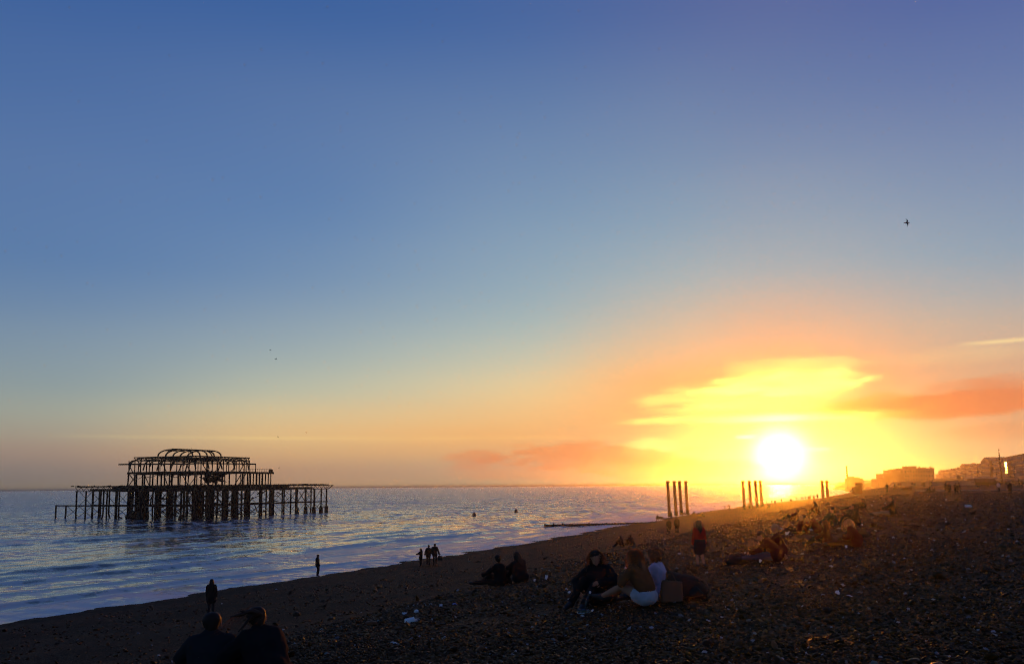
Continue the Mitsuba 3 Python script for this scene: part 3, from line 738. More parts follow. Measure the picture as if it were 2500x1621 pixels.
def build_pier():
    rs = np.random.default_rng(41)
    O = np.array([-73.4, 200.0])
    root = key('ruined_pier')
    tag(root, 'ruined iron pier skeleton with bent roof ribs standing in the sea', 'pier')

    def P(a, b, z):
        q = O + W * a + U * b
        return np.array([q[0], q[1], z])

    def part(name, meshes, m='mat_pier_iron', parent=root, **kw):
        return put(name, cat(meshes) if isinstance(meshes, list) else meshes, m, parent, **kw)

    DECK, F2, ROOF = 7.75, 11.1, 14.9
    heads = {}
    # piles under the head, the seaward arm and the landing stage
    spots = [(a, b) for a in np.arange(0, 27, 4.1) for b in np.arange(0, 35, 4.6)]
    spots += [(a + 2.05, b + 2.3) for a in np.arange(0, 23, 4.1) for b in np.arange(0, 31, 4.6)]
    spots += [(a, b) for a, b in zip(rs.uniform(.5, 25, 46), rs.uniform(.5, 33, 46))]
    spots += [(a, b) for a in (29., 32.2, 35.2, 38.4) for b in (0, 4.5)] + [(41.6, 0.), (45., 0.), (27.4, 0), (30.6, 0)]
    spots += [(a, b) for a in (0., 5.5) for b in (38., 41.6, 45.2, 48.6, 51.6)] + [(2.6, 40.2), (1.4, 47.)]
    for i, (a, b) in enumerate(spots):
        a_, b_ = a + rs.normal(0, .25), b + rs.normal(0, .25)
        if a == 0 or b == 0:
            a_, b_ = (a_ if a else 0.), (b_ if b else 0.)
        top = 3.2 if a > 39.5 else DECK - .9
        r = .21 if rs.random() < .86 or a > 27 or b > 35 else rs.uniform(.30, .56)
        lean = rs.normal(0, .42, 2) if rs.random() < .55 else np.zeros(2)
        foot = P(a_ + lean[0], b_ + lean[1], -3.)
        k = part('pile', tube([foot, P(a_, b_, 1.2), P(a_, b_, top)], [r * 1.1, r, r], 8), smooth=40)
        heads[(a, b)] = (a_, b_, r)
        if (a == 0 and b > 36) or (r > .3 and rs.random() < .5):
            part('footing', tube([P(a_, b_, -2.5), P(a_, b_, .2), P(a_, b_, 1.7), P(a_, b_, 1.95)], [r + .28, r + .36, r + .30, r + .1], 10), 'mat_weed', k, smooth=40)
    # the low walkway beams and the deck beams
    for b0, a0, a1 in ((0., 0, 45.2), (4.6, 6, 38), (9.2, 8, 26)):
        part('walkway_beam', beam(P(a0, b0, 3.2), P(a1, b0, 3.2), .22, .34))
    for a0, b0, b1 in ((0., 0, 51.8), (4.1, 0, 34), (5.5, 34.5, 51.6), (8.2, 3, 34)):
        part('walkway_beam', beam(P(a0, b0, 3.15), P(a0, b1, 3.15), .22, .30))
    for a0 in np.arange(0, 27, 4.1):
        part('deck_beam', beam(P(a0, -.3, DECK - .75), P(a0, 34.5, DECK - .75), .3, .5))
    for b0 in np.arange(0, 35, 4.6):
        part('deck_beam', beam(P(-.3, b0, DECK - .68), P(26.5, b0, DECK - .68), .28, .46))
    part('deck_beam', beam(P(26, 4.5, DECK - .7), P(38.6, 4.5, DECK - .7), .3, .5))
    part('deck_beam', beam(P(5.5, 34, DECK - .7), P(5.5, 51.8, DECK - .7), .3, .5))
    for a0, a1 in ((0, 8.5), (8.6, 17.), (17.1, 26.4)):
        part('fascia', beam(P(a0, .25, DECK - .62), P(a1, .25, DECK - .62), .1, 1.15))
    for b0, b1 in ((.4, 9), (9.1, 18), (18.1, 26.5), (26.6, 34.4)):
        part('fascia', beam(P(.25, b0, DECK - .62), P(.25, b1, DECK - .62), .1, 1.15))
    # lattice edge girders
    for (s0, s1) in (((0, 0), (38.6, 0)), ((0, 0), (0, 54.5))):
        L = math.hypot(s1[0] - s0[0], s1[1] - s0[1])
        f = lambda u: (s0[0] + (s1[0] - s0[0]) * u / L, s0[1] + (s1[1] - s0[1]) * u / L)
        low = L if s1[0] else 51.8
        top_, bot_ = beam(P(*f(0), DECK), P(*f(L), DECK), .22, .16), beam(P(*f(0), DECK - 1.05), P(*f(low), DECK - 1.05), .22, .16)
        web = []
        n = int(L / .95)
        for i in range(n):
            u0, u1 = i * L / n, (i + 1) * L / n
            za, zb = (DECK - 1.0, DECK) if i % 2 else (DECK, DECK - 1.0)
            if u1 > low:
                za, zb = DECK - .6 * (L - u0) / (L - low), DECK
            web.append(beam(P(*f(u0), za), P(*f(u1), zb), .10, .08))
        g = part('girder', [top_, bot_])
        part('lattice', web, parent=g)
    part('girder', beam(P(0, 51.8, DECK - 1.1), P(0, 54.5, DECK), .16, .14))
    # what is left of the planked deck: strips with ragged ends
    for i, b0 in enumerate(np.arange(.2, 33.5, 1.55)):
        part('deck_plank', beam(P(rs.uniform(-.1, .9), b0 + .7, DECK + .12), P(26.3 - rs.uniform(0, 1.5), b0 + .7, DECK + .12), 1.42, .2 + rs.uniform(0, .12)))
    for i in range(10):
        a0 = 26.3 + i * 1.22
        part('deck_plank', beam(P(a0, -.1, DECK + .16), P(a0, 4.6 + rs.uniform(-.5, .3), DECK + .16), 1.15, .14 + rs.uniform(0, .1)))
    for i in range(13):
        b0 = 34.6 + i * 1.4
        if i not in (6, 9):
            part('deck_plank', beam(P(-.1, b0, DECK + .18 + rs.uniform(0, .16)), P(5.8 + rs.uniform(-.5, .3), b0, DECK + .18), 1.34, .16 + rs.uniform(0, .16)))
    # tie rods
    rods = []
    xs = np.arange(0, 45, 4.1)
    for a0, a1 in zip(xs[:-1], xs[1:]):
        for z0, z1 in ((.5, 3.0), (3.3, 6.6)):
            if z0 > 1 and a1 > 40:
                continue
            if rs.random() < .85:
                rods.append(beam(P(a0, 0, z0), P(a1, 0, z1), .09))
            if rs.random() < .75:
                rods.append(beam(P(a0, 0, z1), P(a1, 0, z0), .09))
            for b_ in (4.6, 13.8, 23.):
                if a1 < 27 and rs.random() < .7:
                    rods += [beam(P(a0, b_, z0), P(a1, b_, z1), .09), beam(P(a0, b_, z1), P(a1, b_, z0), .09)]
    xs = list(np.arange(0, 35, 4.6)) + [38., 41.6, 45.2, 48.6, 51.6]
    for b0, b1 in zip(xs[:-1], xs[1:]):
        for z0, z1 in ((.5, 3.0), (3.3, 6.6)):
            for a_ in (0, 5.5, 12.3):
                if a_ > 6 and b1 > 35:
                    continue
                if rs.random() < .8:
                    rods.append(beam(P(a_, b0, z0), P(a_, b1, z1), .09))
                if rs.random() < .7:
                    rods.append(beam(P(a_, b0, z1), P(a_, b1, z0), .09))
    part('tie_rod', rods, kind='stuff')
    # hall: lower storey
    HA, HB = (4., 25.3), (4., 23.)
    for a in np.linspace(HA[0], HA[1], 9):
        for b in (HB[0], HB[1], 13.):
            if rs.random() < .86:
                part('column', beam(P(a + rs.normal(0, .1), b, DECK), P(a, b, F2), .26 if b == HB[0] else .2))
    for b in np.concatenate([np.linspace(HB[0] + 2, HB[1], 8), [24.6, 26., 27.2, 28.3, 29.4, 30.6, 31.6]]):
        for a in ((HA[0], HA[1]) if b < 24 else (HA[0], 7.)):
            part('column', beam(P(a, b, DECK), P(a + rs.normal(0, .05), b, F2), .2 if b > 24 else .24))
    part('storey_beam', beam(P(HA[0], HB[0], F2), P(HA[1] + .3, HB[0], F2), .5, .5))
    part('storey_beam', beam(P(HA[0], HB[0], F2), P(HA[0], 32.6, F2), .5, .52))
    part('storey_beam', beam(P(HA[1], HB[0], F2), P(HA[1], HB[1], F2), .4, .45))
    part('storey_beam', beam(P(HA[0], HB[1], F2 + .02), P(HA[1], HB[1], F2 + .02), .4, .45))
    for b in np.arange(6.5, 23, 2.4):
        part('joist', beam(P(HA[0], b, F2 - .08), P(HA[1], b, F2 - .08 - rs.uniform(0, .3)), .18, .3))
    part('balcony_floor', [beam(P(5.6, 23.2, F2 + .03), P(5.6, 32.4, F2 + .03), 3.4, .3)])
    rail = [beam(P(4.1, 20, F2 + 1.0), P(4.1, 32.3, F2 + 1.05), .07)] + [beam(P(4.1, b, F2), P(4.1, b, F2 + 1.02), .06) for b in np.arange(20, 32.4, .9)]
    part('balcony_rail', rail + [box(0, .5, 0, .5, 0, .8).apply_translation(P(4.3, 31.2, F2 + .2)), box(0, .4, 0, .4, 0, .7).apply_translation(P(4.3, 32.0, F2 + .2))])
    # sagging pipes and cables under the storey floor
    sag = []
    for a0, a1, d in ((8, 13, .9), (12, 16.5, .7), (16, 21, .8), (20.5, 24, 1.1), (4.5, 8.5, .6)):
        u = np.linspace(0, 1, 9)
        sag.append(tube([P(a0 + (a1 - a0) * t, HB[0] + .2, F2 - .3 - d * 4 * t * (1 - t)) for t in u], .07, 5))
    part('sagging_pipe', sag, kind='stuff')
    # upper storey with round-headed bays
    for a in np.linspace(HA[0], HA[1], 12):
        part('column', beam(P(a, HB[0], F2), P(a, HB[0], ROOF - .8), .19))
    for a in np.linspace(HA[0] + 1, HA[1] - 1, 7):
        part('column', beam(P(a, HB[1], F2), P(a, HB[1], ROOF - .8), .17))
    for b in np.linspace(HB[0] + 1.8, HB[1], 10):
        part('column', beam(P(HA[0], b, F2), P(HA[0], b, ROOF - .6), .2))
    for b in np.linspace(HB[0] + 3, HB[1] - 2, 5):
        part('column', beam(P(HA[1], b, F2), P(HA[1], b, ROOF - 1.2), .18))

    def arch(name, c0, c1, rise, w, zb, power=2.4, n=15, **kw):
        """a flat-topped rib from c0 to c1 (a, b)"""
        t = np.linspace(-1, 1, n)
        x = np.sign(t) * (1 - (1 - np.abs(t)) ** 1.5)
        pts = [P((c0[0] + c1[0]) / 2 + (c1[0] - c0[0]) / 2 * v, (c0[1] + c1[1]) / 2 + (c1[1] - c0[1]) / 2 * v, zb + rise * (1 - abs(v) ** power) ** (1 / power)) for v in x]
        return part(name, [beam(p, q + (q - p) * .06, w) for p, q in zip(pts[:-1], pts[1:])], **kw)

    seg = np.linspace(HA[0], HA[1], 7)
    for a0, a1 in zip(seg[:-1], seg[1:]):
        arch('bay_arch', (a0, HB[0]), (a1, HB[0]), 1.5, .17, ROOF - 2.2)
    for b0, b1 in zip(np.linspace(HB[0], HB[1], 8)[:-1], np.linspace(HB[0], HB[1], 8)[1:]):
        arch('bay_arch', (HA[0], b0), (HA[0], b1), 1.3, .16, ROOF - 2.0)
    for b in (HB[0] + .1, 8.5, 13., 17.6, HB[1] - .1):
        arch('cross_arch', (HA[0], b), (HA[1], b), 3.0, .24, ROOF - 3.0, 3.2)
    for (a0, b0), (a1, b1) in (((HA[0], HB[0]), (HA[1] - 1.6, HB[0])), ((HA[0], HB[0]), (HA[0], HB[1])), ((HA[1] - 1.6, HB[0]), (HA[1] - 1.6, HB[1])), ((HA[0], HB[1]), (HA[1], HB[1])), ((HA[0], 13.2), (HA[1] - 1, 13.2)), ((14., HB[0]), (14., HB[1]))):
        L = math.hypot(a1 - a0, b1 - b0)
        n = int(L / .7)
        g = part('roof_truss', [beam(P(a0, b0, ROOF), P(a1, b1, ROOF), .26, .22), beam(P(a0, b0, ROOF - .75), P(a1, b1, ROOF - .75), .22, .2)])
        web = []
        for i in range(n):
            f0, f1 = i / n, (i + 1) / n
            za, zb = (ROOF - .75, ROOF) if i % 2 else (ROOF, ROOF - .75)
            web.append(beam(P(a0 + (a1 - a0) * f0, b0 + (b1 - b0) * f0, za), P(a0 + (a1 - a0) * f1, b0 + (b1 - b0) * f1, zb), .11))
        part('web', web, parent=g)
    # gallery round the upper storey, running out past both corners
    part('gallery', [beam(P(HA[0], HB[0] - .3, 13.05), P(28.4, HB[0] - .3, 13.3), .26, .34), beam(P(HA[0] - .2, HB[0], 13.15), P(HA[0] - .2, 25.2, 13.35), .2, .3)])
    part('column', beam(P(HA[0] - .2, 25.2, F2), P(HA[0] - .2, 25.2, 13.4), .16))
    # barrel roof ribs
    for i, b in enumerate(np.linspace(8.3, 18.2, 5)):
        arch('roof_rib', (9., b), (20.4, b), 1.95, .26, ROOF + .05, 2.6, 19)
    part('ridge_beam', beam(P(14.6, 7.2, ROOF + 2.0), P(14.6, 19.2, ROOF + 2.0), .34, .3))
    for a in (11.4, 17.8):
        part('ridge_beam', beam(P(a, 8.2, ROOF + 1.72), P(a, 18.3, ROOF + 1.72), .2, .18))
    for a, b0, b1 in ((14.6, 8.3, 5.2), (14.6, 18.2, 21.2)):
        t = np.linspace(0, 1, 8)
        part('roof_rib', [beam(P(a, b0 + (b1 - b0) * math.sin(u * 1.57), ROOF + 2.0 * math.cos(u * 1.57)), P(a, b0 + (b1 - b0) * math.sin(v * 1.57), ROOF + 2.0 * math.cos(v * 1.57)), .22) for u, v in zip(t[:-1], t[1:])])
    for a, b, h_ in ((12, 10, 1.6), (14.6, 13.5, 2.4), (17, 16, 1.2), (8, 6, .5), (22, 9, .4)):
        part('finial', tube([P(a, b, ROOF), P(a, b, ROOF + h_)], .05, 5))
    # diagonals, bent struts and wreckage
    for (a0, b0, z0), (a1, b1, z1) in (((25.3, 4, DECK), (22.4, 4, F2)), ((25.3, 4, F2), (22, 4, DECK)), ((20.4, 4, F2), (18.2, 4, DECK)), ((12.4, 4, DECK), (10.2, 4, F2)), ((12.4, 4, DECK), (14., 4, F2)), ((6, 4, DECK), (8.4, 4, F2)), ((6, 4, DECK), (4.1, 5.5, F2)),
                                       ((4, 19, DECK), (4, 22, F2)), ((4, 17.5, DECK), (4, 20.3, F2)), ((25.3, 4, 13.2), (23.8, 4, F2)), ((14.2, 4, 13.2), (13, 4, F2)), ((8, 4, 13.3), (9.4, 4, F2)), ((4, 6, 13.4), (4, 8, F2)), ((4, 18, 13.4), (4, 16.4, F2)), ((4, 21, 13.3), (4, 19.2, F2)),
                                       ((4, 12.5, 13.2), (4, 11.5, F2)), ((7, 4, 13.2), (5.4, 4, F2))):
        part('strut', beam(P(a0, b0, z0), P(a1, b1, z1), .16))
    wreck = []
    for _ in range(44):
        c = P(rs.uniform(4.2, 7.8), rs.uniform(10.0, 13.9), rs.uniform(8.9, 10.8))
        v = rs.normal(size=3)
        wreck.append(beam(c - v * .55, c + v * .55, rs.uniform(.25, .9), rs.uniform(.15, .6)))
    part('wreckage', wreck, kind='stuff')
    junk = []
    for _ in range(70):
        a, b = (rs.uniform(4, 25), 4.1 + rs.normal(0, .4)) if rs.random() < .5 else (4.1 + rs.normal(0, .4), rs.uniform(4, 24))
        z = rs.choice([DECK + .3, F2 + .25, ROOF - .9, ROOF - .5])
        c, v = P(a, b, z), rs.normal(size=3) * [.5, .5, .3]
        junk.append(beam(c - v * .6, c + v * .6, rs.uniform(.05, .16)))
    for _ in range(110):
        q = (P(rs.uniform(0, 40), .2, DECK + .25) if rs.random() < .45 else P(.2, rs.uniform(0, 51), DECK + .25))
        v = rs.normal(size=3) * [.6, .6, .12]
        junk.append(beam(q - v * .6, q + v * .6, rs.uniform(.06, .22)))
    for _ in range(150):
        a, b = rs.uniform(0, 26), rs.uniform(0, 34)
        c = P(a, b, rs.uniform(-.2, 1.1) if rs.random() < .6 else rs.uniform(1.5, 6.4))
        v = rs.normal(size=3) * [1, 1, .6]
        junk.append(beam(c - v, c + v, rs.uniform(.1, .25)))
    part('loose_iron', junk, kind='stuff')


build_pier()

# ------------------------------------------------------------------ the columns left standing on the beach
mat('column_rust', principled(speckle((.055, .018, .009), (.16, .050, .020), 1.3), .8, .25))
mat('concrete', principled(speckle((.10, .085, .07), (.22, .19, .16), .7), .9, .2))


def pier_column(x, y, ztop, w, label, group=None, lean=(-.12, 0.)):
    z0 = float(ground(x, y)) - .6
    k = key('pier_column')
    tag(k, label, 'column', group)
    ch = []
    for dx, dy, wx, wy in ((0, 0, w, w * .55), (0, w * .36, w * 1.08, w * .10), (0, -w * .36, w * 1.08, w * .10)):
        ch.append(beam((x + dx, y + dy, z0), (x + dx + lean[0], y + dy + lean[1], ztop - .25), wx, wy, (0, 1, 0)))
    put('shaft', cat(ch), 'mat_column_rust', k)
    put('cap', box(-w * .54, w * .54, -w * .50, w * .50, -.25, 0).apply_translation((x + lean[0], y + lean[1], ztop)), 'mat_column_rust', k)
    if z0 < 1.2:
        put('weed_collar', beam((x, y, z0), (x + lean[0] * .14, y, z0 + 1.7), w * 1.22, w * 1.25, (0, 1, 0)), 'mat_weed', k)
    if ztop > 6:
        put('bracket', beam((x + lean[0], y - w * .5, ztop - .35), (x + lean[0] + w * .9, y - w * .5, ztop - .3), .16), 'mat_column_rust', k)
    return k


order = ('first', 'second', 'third', 'fourth')
for i, (x, y) in enumerate(((34.71, 192.5), (36.64, 195.0), (38.52, 198.6), (40.94, 203.6))):
    pier_column(x, y, 8.0, .56, f'{order[i]} from the left of the four tall rusty columns at the water\'s edge', 'four columns nearest the sea', (-.28, 0))
for i, (x, y) in enumerate(((55.14, 206.6), (56.98, 207.7), (58.74, 208.7), (60.21, 209.7))):
    pier_column(x, y, 7.92, .56, f'{order[i]} from the left of the four rusty columns left of the sun\'s glitter', 'four columns in the second row', (-.24, 0))
for i, (x, y) in enumerate(((54.87, 153.2), (55.71, 153.2))):
    pier_column(x, y, 7.72, .40, f'{("left", "right")[i]} column of the rusty pair right of the sun', 'pair of columns', (-.14, 0))
k = key('iron_stump')
tag(k, 'broad box-shaped rusty stump standing on the beach ridge right of the paired columns', 'column')
gz_ = float(ground(60.66, 151.2))
put('shaft', box(-.42, .42, -.42, .42, -.5, 7.15 - gz_).apply_translation((60.4, 151.2, gz_)), 'mat_column_rust', k)
put('plinth', box(-.75, .35, -.5, .5, -.5, 1.15).apply_translation((60.2, 151.2, gz_)), 'mat_column_rust', k)
put('cap', box(-.46, .46, -.46, .46, 0, .12).apply_translation((60.4, 151.2, 7.152)), 'mat_column_rust', k)

# ------------------------------------------------------------------ outfall, buoys, far breakwater and harbour
k = key('outfall_pipe')
tag(k, 'low dark timber outfall running from the shingle into the sea', 'breakwater')
pts = np.array([(5.6, 154.0), (10.5, 155.3), (15.5, 156.7), (21.5, 158.3), (25, 159.2)])
rs = np.random.default_rng(7)
for i in range(4):
    a, b = pts[i], pts[i + 1]
    put('wall', beam((*a, -.15 + .04 * i), (*b, -.12 + .05 * i), .9, 1.05 - .07 * i), 'mat_weed', k)
for i in range(11):
    f = i / 10
    q = pts[0] + (pts[3] - pts[0]) * f
    put('post', beam((q[0], q[1] - .5, -.5), (q[0], q[1] - .5, .52 + rs.uniform(-.05, .16) - .15 * f), .26), 'mat_weed', k)
mat('buoy', principled((.03, .022, .02), .6, .3))
for x, y, lab in ((-9.5, 211.5, 'left one of two small dark buoys floating off the beach'), (.8, 237.2, 'right one of two small dark buoys floating off the beach')):
    k = key('buoy')
    tag(k, lab, 'buoy', 'buoys')
    pr = [(.0, -.3), (.42, -.25), (.50, .05), (.44, .40), (.26, .72), (.12, .80)]
    put('float', trimesh.creation.revolve([*pr, (0, .80)], sections=16).apply_translation((x, y, 0)), 'mat_buoy', k, smooth=40)
    put('lug', tube([(x, y, .75), (x, y, 1.0)], .07, 8), 'mat_buoy', k)
mat('stone', principled(speckle((.07, .055, .045), (.16, .13, .11), .35), .9, .2))


def prism(poly, depth, u, o, m, name, parent=None, **kw):
    """an outline (metres along u, height) given depth across"""
    from shapely.geometry import Polygon
    g = trimesh.creation.extrude_polygon(Polygon(poly), depth, engine='earcut')
    u = np.asarray(u, float) / np.hypot(*u)
    M = np.eye(4)
    M[:3, 0], M[:3, 1], M[:3, 2], M[:3, 3] = (u[0], u[1], 0), (0, 0, 1), (u[1], -u[0], 0), o
    g.apply_transform(M)
    return put(name, g, m, parent, **kw)


# harbour arm and the low coast behind it
prism([(0, -2), (3, 1.6), (90, 2.6), (90, -2)], 6, (.74, -.02), (305, 830, 0), 'mat_stone', 'harbour_arm', label='long low harbour arm on the horizon under the chimney', category='breakwater')
rs = np.random.default_rng(3)
u_ = np.linspace(0, 1, 60)

hh = 7 + 5 * np.exp(-((u_ - .12) / .05) ** 2) + 7 * sstep(.1, .5, u_) + 5 * (meshkit.fbm(np.stack([u_ * 14, u_ * 0, u_ * 0], -1), 4, 2) - .4) + 10 * sstep(.45, 1, u_)
prism([(0, -3)] + [(float(200 * a), float(max(.6, 3.6 + .42 * h_ * sstep(0, .04, a)))) for a, h_ in zip(u_, hh)] + [(200, -3)], 60, (1, .05), (337, 905, 0), 'mat_stone', 'hills', label='low wooded shore of the far bay', category='hills', kind='structure')
k = key('chimney')
tag(k, 'slim power station chimney across the bay right of the sun', 'chimney')
put('shaft', tube([(252.2, 652, 0), (252.2, 652, 11), (252.2, 652, 19.0)], [.80, .66, .55], 14), 'mat_stone', k, smooth=40)
put('rim', tube([(252.2, 652, 19.0), (252.2, 652, 19.35)], [.66, .66], 14), 'mat_stone', k)
k = key('boiler_house')
tag(k, 'block of sheds at the foot of the far chimney', 'building')
put('hall', box(249.5, 262, 646, 650, 0, 9.6), 'mat_stone', k)
prism([(0, 0), (6, 1.4), (12.5, 0)], 4, (1, 0), (249.5, 650, 9.6), 'mat_stone', 'roof', k)
put('vent', box(252, 254.6, 646.2, 649.8, 9.65, 11.2), 'mat_stone', k)

# concrete groynes across the beach
k = key('groyne')
tag(k, 'long pale concrete groyne with a sloping seaward end behind the ridge', 'groyne')
p0, p1 = np.array([119.5, 280.]), np.array([146., 272.])
prism([(0, 2.5), (3.2, 7.15), (26, 7.3), (26, 2.5)], 5, p1 - p0, (p0[0], p0[1], 0), 'mat_concrete', 'wall', k)
prism([(3.1, 7.2), (26, 7.35), (26, 7.5), (3.1, 7.35)], 5.4, p1 - p0, (p0[0] - .05, p0[1] + .2, 0), 'mat_concrete', 'coping', k)
k = key('groyne')
tag(k, 'short low concrete groyne just behind the box-shaped iron stump', 'groyne')
prism([(0, 1), (.6, 5.1), (11, 5.2), (11, 1)], 4, (1, -.06), (93.2, 241, 0), 'mat_concrete', 'wall', k)
prism([(.5, 5.15), (11, 5.25), (11, 5.4), (.5, 5.3)], 4.4, (1, -.06), (93.2, 241.2, 0), 'mat_concrete', 'coping', k)

# ------------------------------------------------------------------ sea-front buildings
mat('render', principled(speckle((.075, .055, .042), (.13, .10, .075), .2), .9, .2))
mat('brickwork', principled(speckle((.055, .030, .022), (.10, .055, .04), .25), .9, .2))
mat('roof_dark', principled((.05, .04, .038), .8, .3))
scene['mat_pane'] = {'type': 'twosided', 'bsdf': {'type': 'roughplastic', 'diffuse_reflectance': {'type': 'rgb', 'value': [.02, .02, .022]}, 'alpha': .03, 'int_ior': 1.55}}
mat('pale_paint', principled((.30, .27, .24), .7, .3))
DS, DN = np.array([*W, 0.]), np.array([*U, 0.])


def tsz(t, s, z):
    return np.array([*xy(t, s), z])


def tbox(t0, t1, s0, s1, z0, z1):
    b_ = box(t0, t1, s0, s1, z0, z1)
    v = b_.vertices
    x_, y_ = xy(v[:, 0], v[:, 1])
    m = trimesh.Trimesh(np.stack([x_, y_, v[:, 2]], 1), b_.faces[:, ::-1], process=False)
    return m


def house(t0, t1, s0, s1, ztop, m, label, floors, bays, gable=0., roofbox=None, rs=np.random.default_rng(12)):
    k = key('seafront_building')
    tag(k, label, 'building')
    z0 = 5.9
    put('wall', tbox(t0, t1, s0, s1, z0, ztop), m, k)
    r = put('roof', tbox(t0 - .3, t1 + .3, s0 - .2, s1 + .35, ztop, ztop + .45), 'mat_roof_dark', k)
    if gable:
        tm_, sm_ = (t0 + t1) / 2, s1 + .2
        v = np.array([tsz(t0, s1 + .3, ztop + .46), tsz(t1, s1 + .3, ztop + .46), tsz(tm_, s1 + .3, ztop + gable), tsz(t0, s0, ztop + .46), tsz(t1, s0, ztop + .46), tsz(tm_, s0, ztop + gable)])
        put('gable', trimesh.Trimesh(v, [[0, 1, 2], [3, 5, 4], [0, 2, 5], [0, 5, 3], [1, 4, 5], [1, 5, 2], [0, 3, 4], [0, 4, 1]], process=False), 'mat_roof_dark', k)
    for a, b, h_ in roofbox or ():
        put('chimney', tbox(a, b, s0 + 3, s0 + 6, ztop + .45, ztop + .45 + h_), m, k)
    fh = (ztop - z0) / floors
    for i in range(floors):
        for j in range(bays):
            tc = t0 + (t1 - t0) * (j + .5) / bays
            w_ = min(1.5, (t1 - t0) / bays * .32)
            zc = z0 + fh * (i + .55)
            f = put('window', cat([tbox(tc - w_, tc + w_, s1, s1 + .16, zc - fh * .34, zc - fh * .30), tbox(tc - w_, tc + w_, s1, s1 + .12, zc + fh * .28, zc + fh * .32)] + [tbox(tc + e_ * w_ - .06, tc + e_ * w_ + .06, s1, s1 + .55, zc - fh * .30, zc + fh * .28) for e_ in (-1, 1)]), 'mat_pale_paint', k)
            a, e = rs.normal(0, .012), rs.normal(0, .01)
            p = tbox(-w_ * .94, w_ * .94, -.02, .02, -fh * .29, fh * .27)
            q = tsz(tc, s1 + .06, zc)
            c_, s_ = math.cos(a), math.sin(a)
            p.apply_transform(np.array([[c_, -s_, 0, q[0]], [s_, c_, e, q[1]], [0, -e, 1, q[2]], [0, 0, 0, 1.]]))
            put('pane', p, 'mat_pane', f)
    # windows in the end wall that faces us
    for i in range(floors):
        for sj in (s0 + 4, s0 + 9):
            zc = z0 + fh * (i + .55)
            f = put('window', tbox(t0 - .08, t0 + .02, sj - .8, sj + .8, zc - fh * .30, zc + fh * .30), 'mat_pale_paint', k)
            put('pane', tbox(t0 - .10, t0 - .085, sj - .7, sj + .7, zc - fh * .27, zc + fh * .27), 'mat_pane', f)
    return k


NTH = ('first', 'second', 'third', 'fourth', 'fifth', 'sixth', 'seventh', 'eighth', 'ninth')
kb = house(470, 645, -88, -72, 21.5, 'mat_render', 'long pale apartment block at the right edge with a glowing glazed bay', 5, 22, roofbox=((560, 566, 2.4),))
# the tall glazed bay that catches the sun
bk = put('bay', tbox(600.4, 610.6, -72, -69.4, 9.5, 11.4), 'mat_render', kb, label='tall glazed bay glowing with the reflected sun')
put('roof', tbox(600.2, 610.8, -72, -69.1, 18.5, 19.1), 'mat_roof_dark', bk)
for i in range(4):
    z_ = 11.4 + i * 1.78
    put('transom', tbox(600.4, 610.6, -72, -69.35, z_ - .09, z_ + .09), 'mat_pale_paint', bk)
    for j in range(3):
        p = tbox(-1.62, 1.62, -.03, .03, -.75, .75)
        q = tsz(602.1 + 3.4 * j, -69.5, z_ + .87)
        a = math.radians(-.45 + .25 * (j - 1))
        p.apply_transform(np.array([[math.cos(a), -math.sin(a), 0, q[0]], [math.sin(a), math.cos(a), 0, q[1]], [0, 0, 1, q[2]], [0, 0, 0, 1.]]))
        put('pane', p, 'mat_pane', bk)
house(645.6, 708, -88, -73, 21.7, 'mat_brickwork', 'brick apartment block between the gabled house and the long pale block', 5, 8)
house(708.6, 767, -86, -71, 21.3, 'mat_brickwork', 'tall gabled brick house on the sea front', 5, 7, gable=3.4)
for i, (t0, t1, zt, m_, gb, rb) in enumerate(((767.6, 815, 20.8, 'render', 0, ((772, 777, 1.8),)), (815.6, 862, 19.4, 'brickwork', 0, ((820, 824, 2.2), (850, 855, 1.5))), (862.6, 930, 20.4, 'render', 0, ((900, 908, 1.4),)),
                                             (930.6, 985, 21.6, 'brickwork', 2.2, ((970, 975, 2.6),)), (985.6, 1060, 19.6, 'render', 0, ((1000, 1010, 2.), (1040, 1046, 1.4))), (1060.6, 1150, 20.6, 'brickwork', 0, ((1070, 1080, 2.2), (1130, 1138, 1.8))),
                                             (1150.6, 1255, 18.4, 'render', 0, ((1170, 1180, 2.4),)), (1255.6, 1366, 19.8, 'brickwork', 2.4, ((1270, 1282, 2.2), (1345, 1352, 2.8))), (1366.6, 1460, 16.5, 'render', 0, ((1400, 1412, 2.),)))):
    house(t0, t1, -88 + (i % 3), -73 + .8 * (i % 2), zt, 'mat_' + m_, f'{("pale", "brick")[m_ == "brickwork"]} sea-front house, {NTH[i]} to the left of the tall gabled one', 4, max(4, int((t1 - t0) / 9)), gable=gb, roofbox=rb)
k = key('seafront_building')
tag(k, 'big stepped slab of apartments on the skyline right of the sun', 'building')
for x0, x1, zt in ((253.6, 257.2, 9.3), (257.2, 262.4, 12.7), (262.4, 269.1, 15.2), (269.12, 271.3, 12.8), (271.4, 292.8, 16.3), (275.8, 280.8, 17.7)):
    put('block', box(x0, x1, 600, 612, 16.3 if zt > 17 else 3, zt), 'mat_render', k)
for x0, x1, zt in ((264, 267.2, 15.9), (284.8, 288.8, 16.8)):
    put('lift_house', box(x0, x1, 602.4, 607, 15.2 if zt < 16.5 else 16.3, zt), 'mat_render', k)
for x0, h_ in ((274.2, .9), (283, 1.1), (290.6, 1.2), (291.8, .7), (259.5, .7)):
    put('chimney', box(x0, x0 + .55, 601, 602, 12.7 if x0 < 262 else 16.3, (12.7 if x0 < 262 else 16.3) + h_), 'mat_render', k)
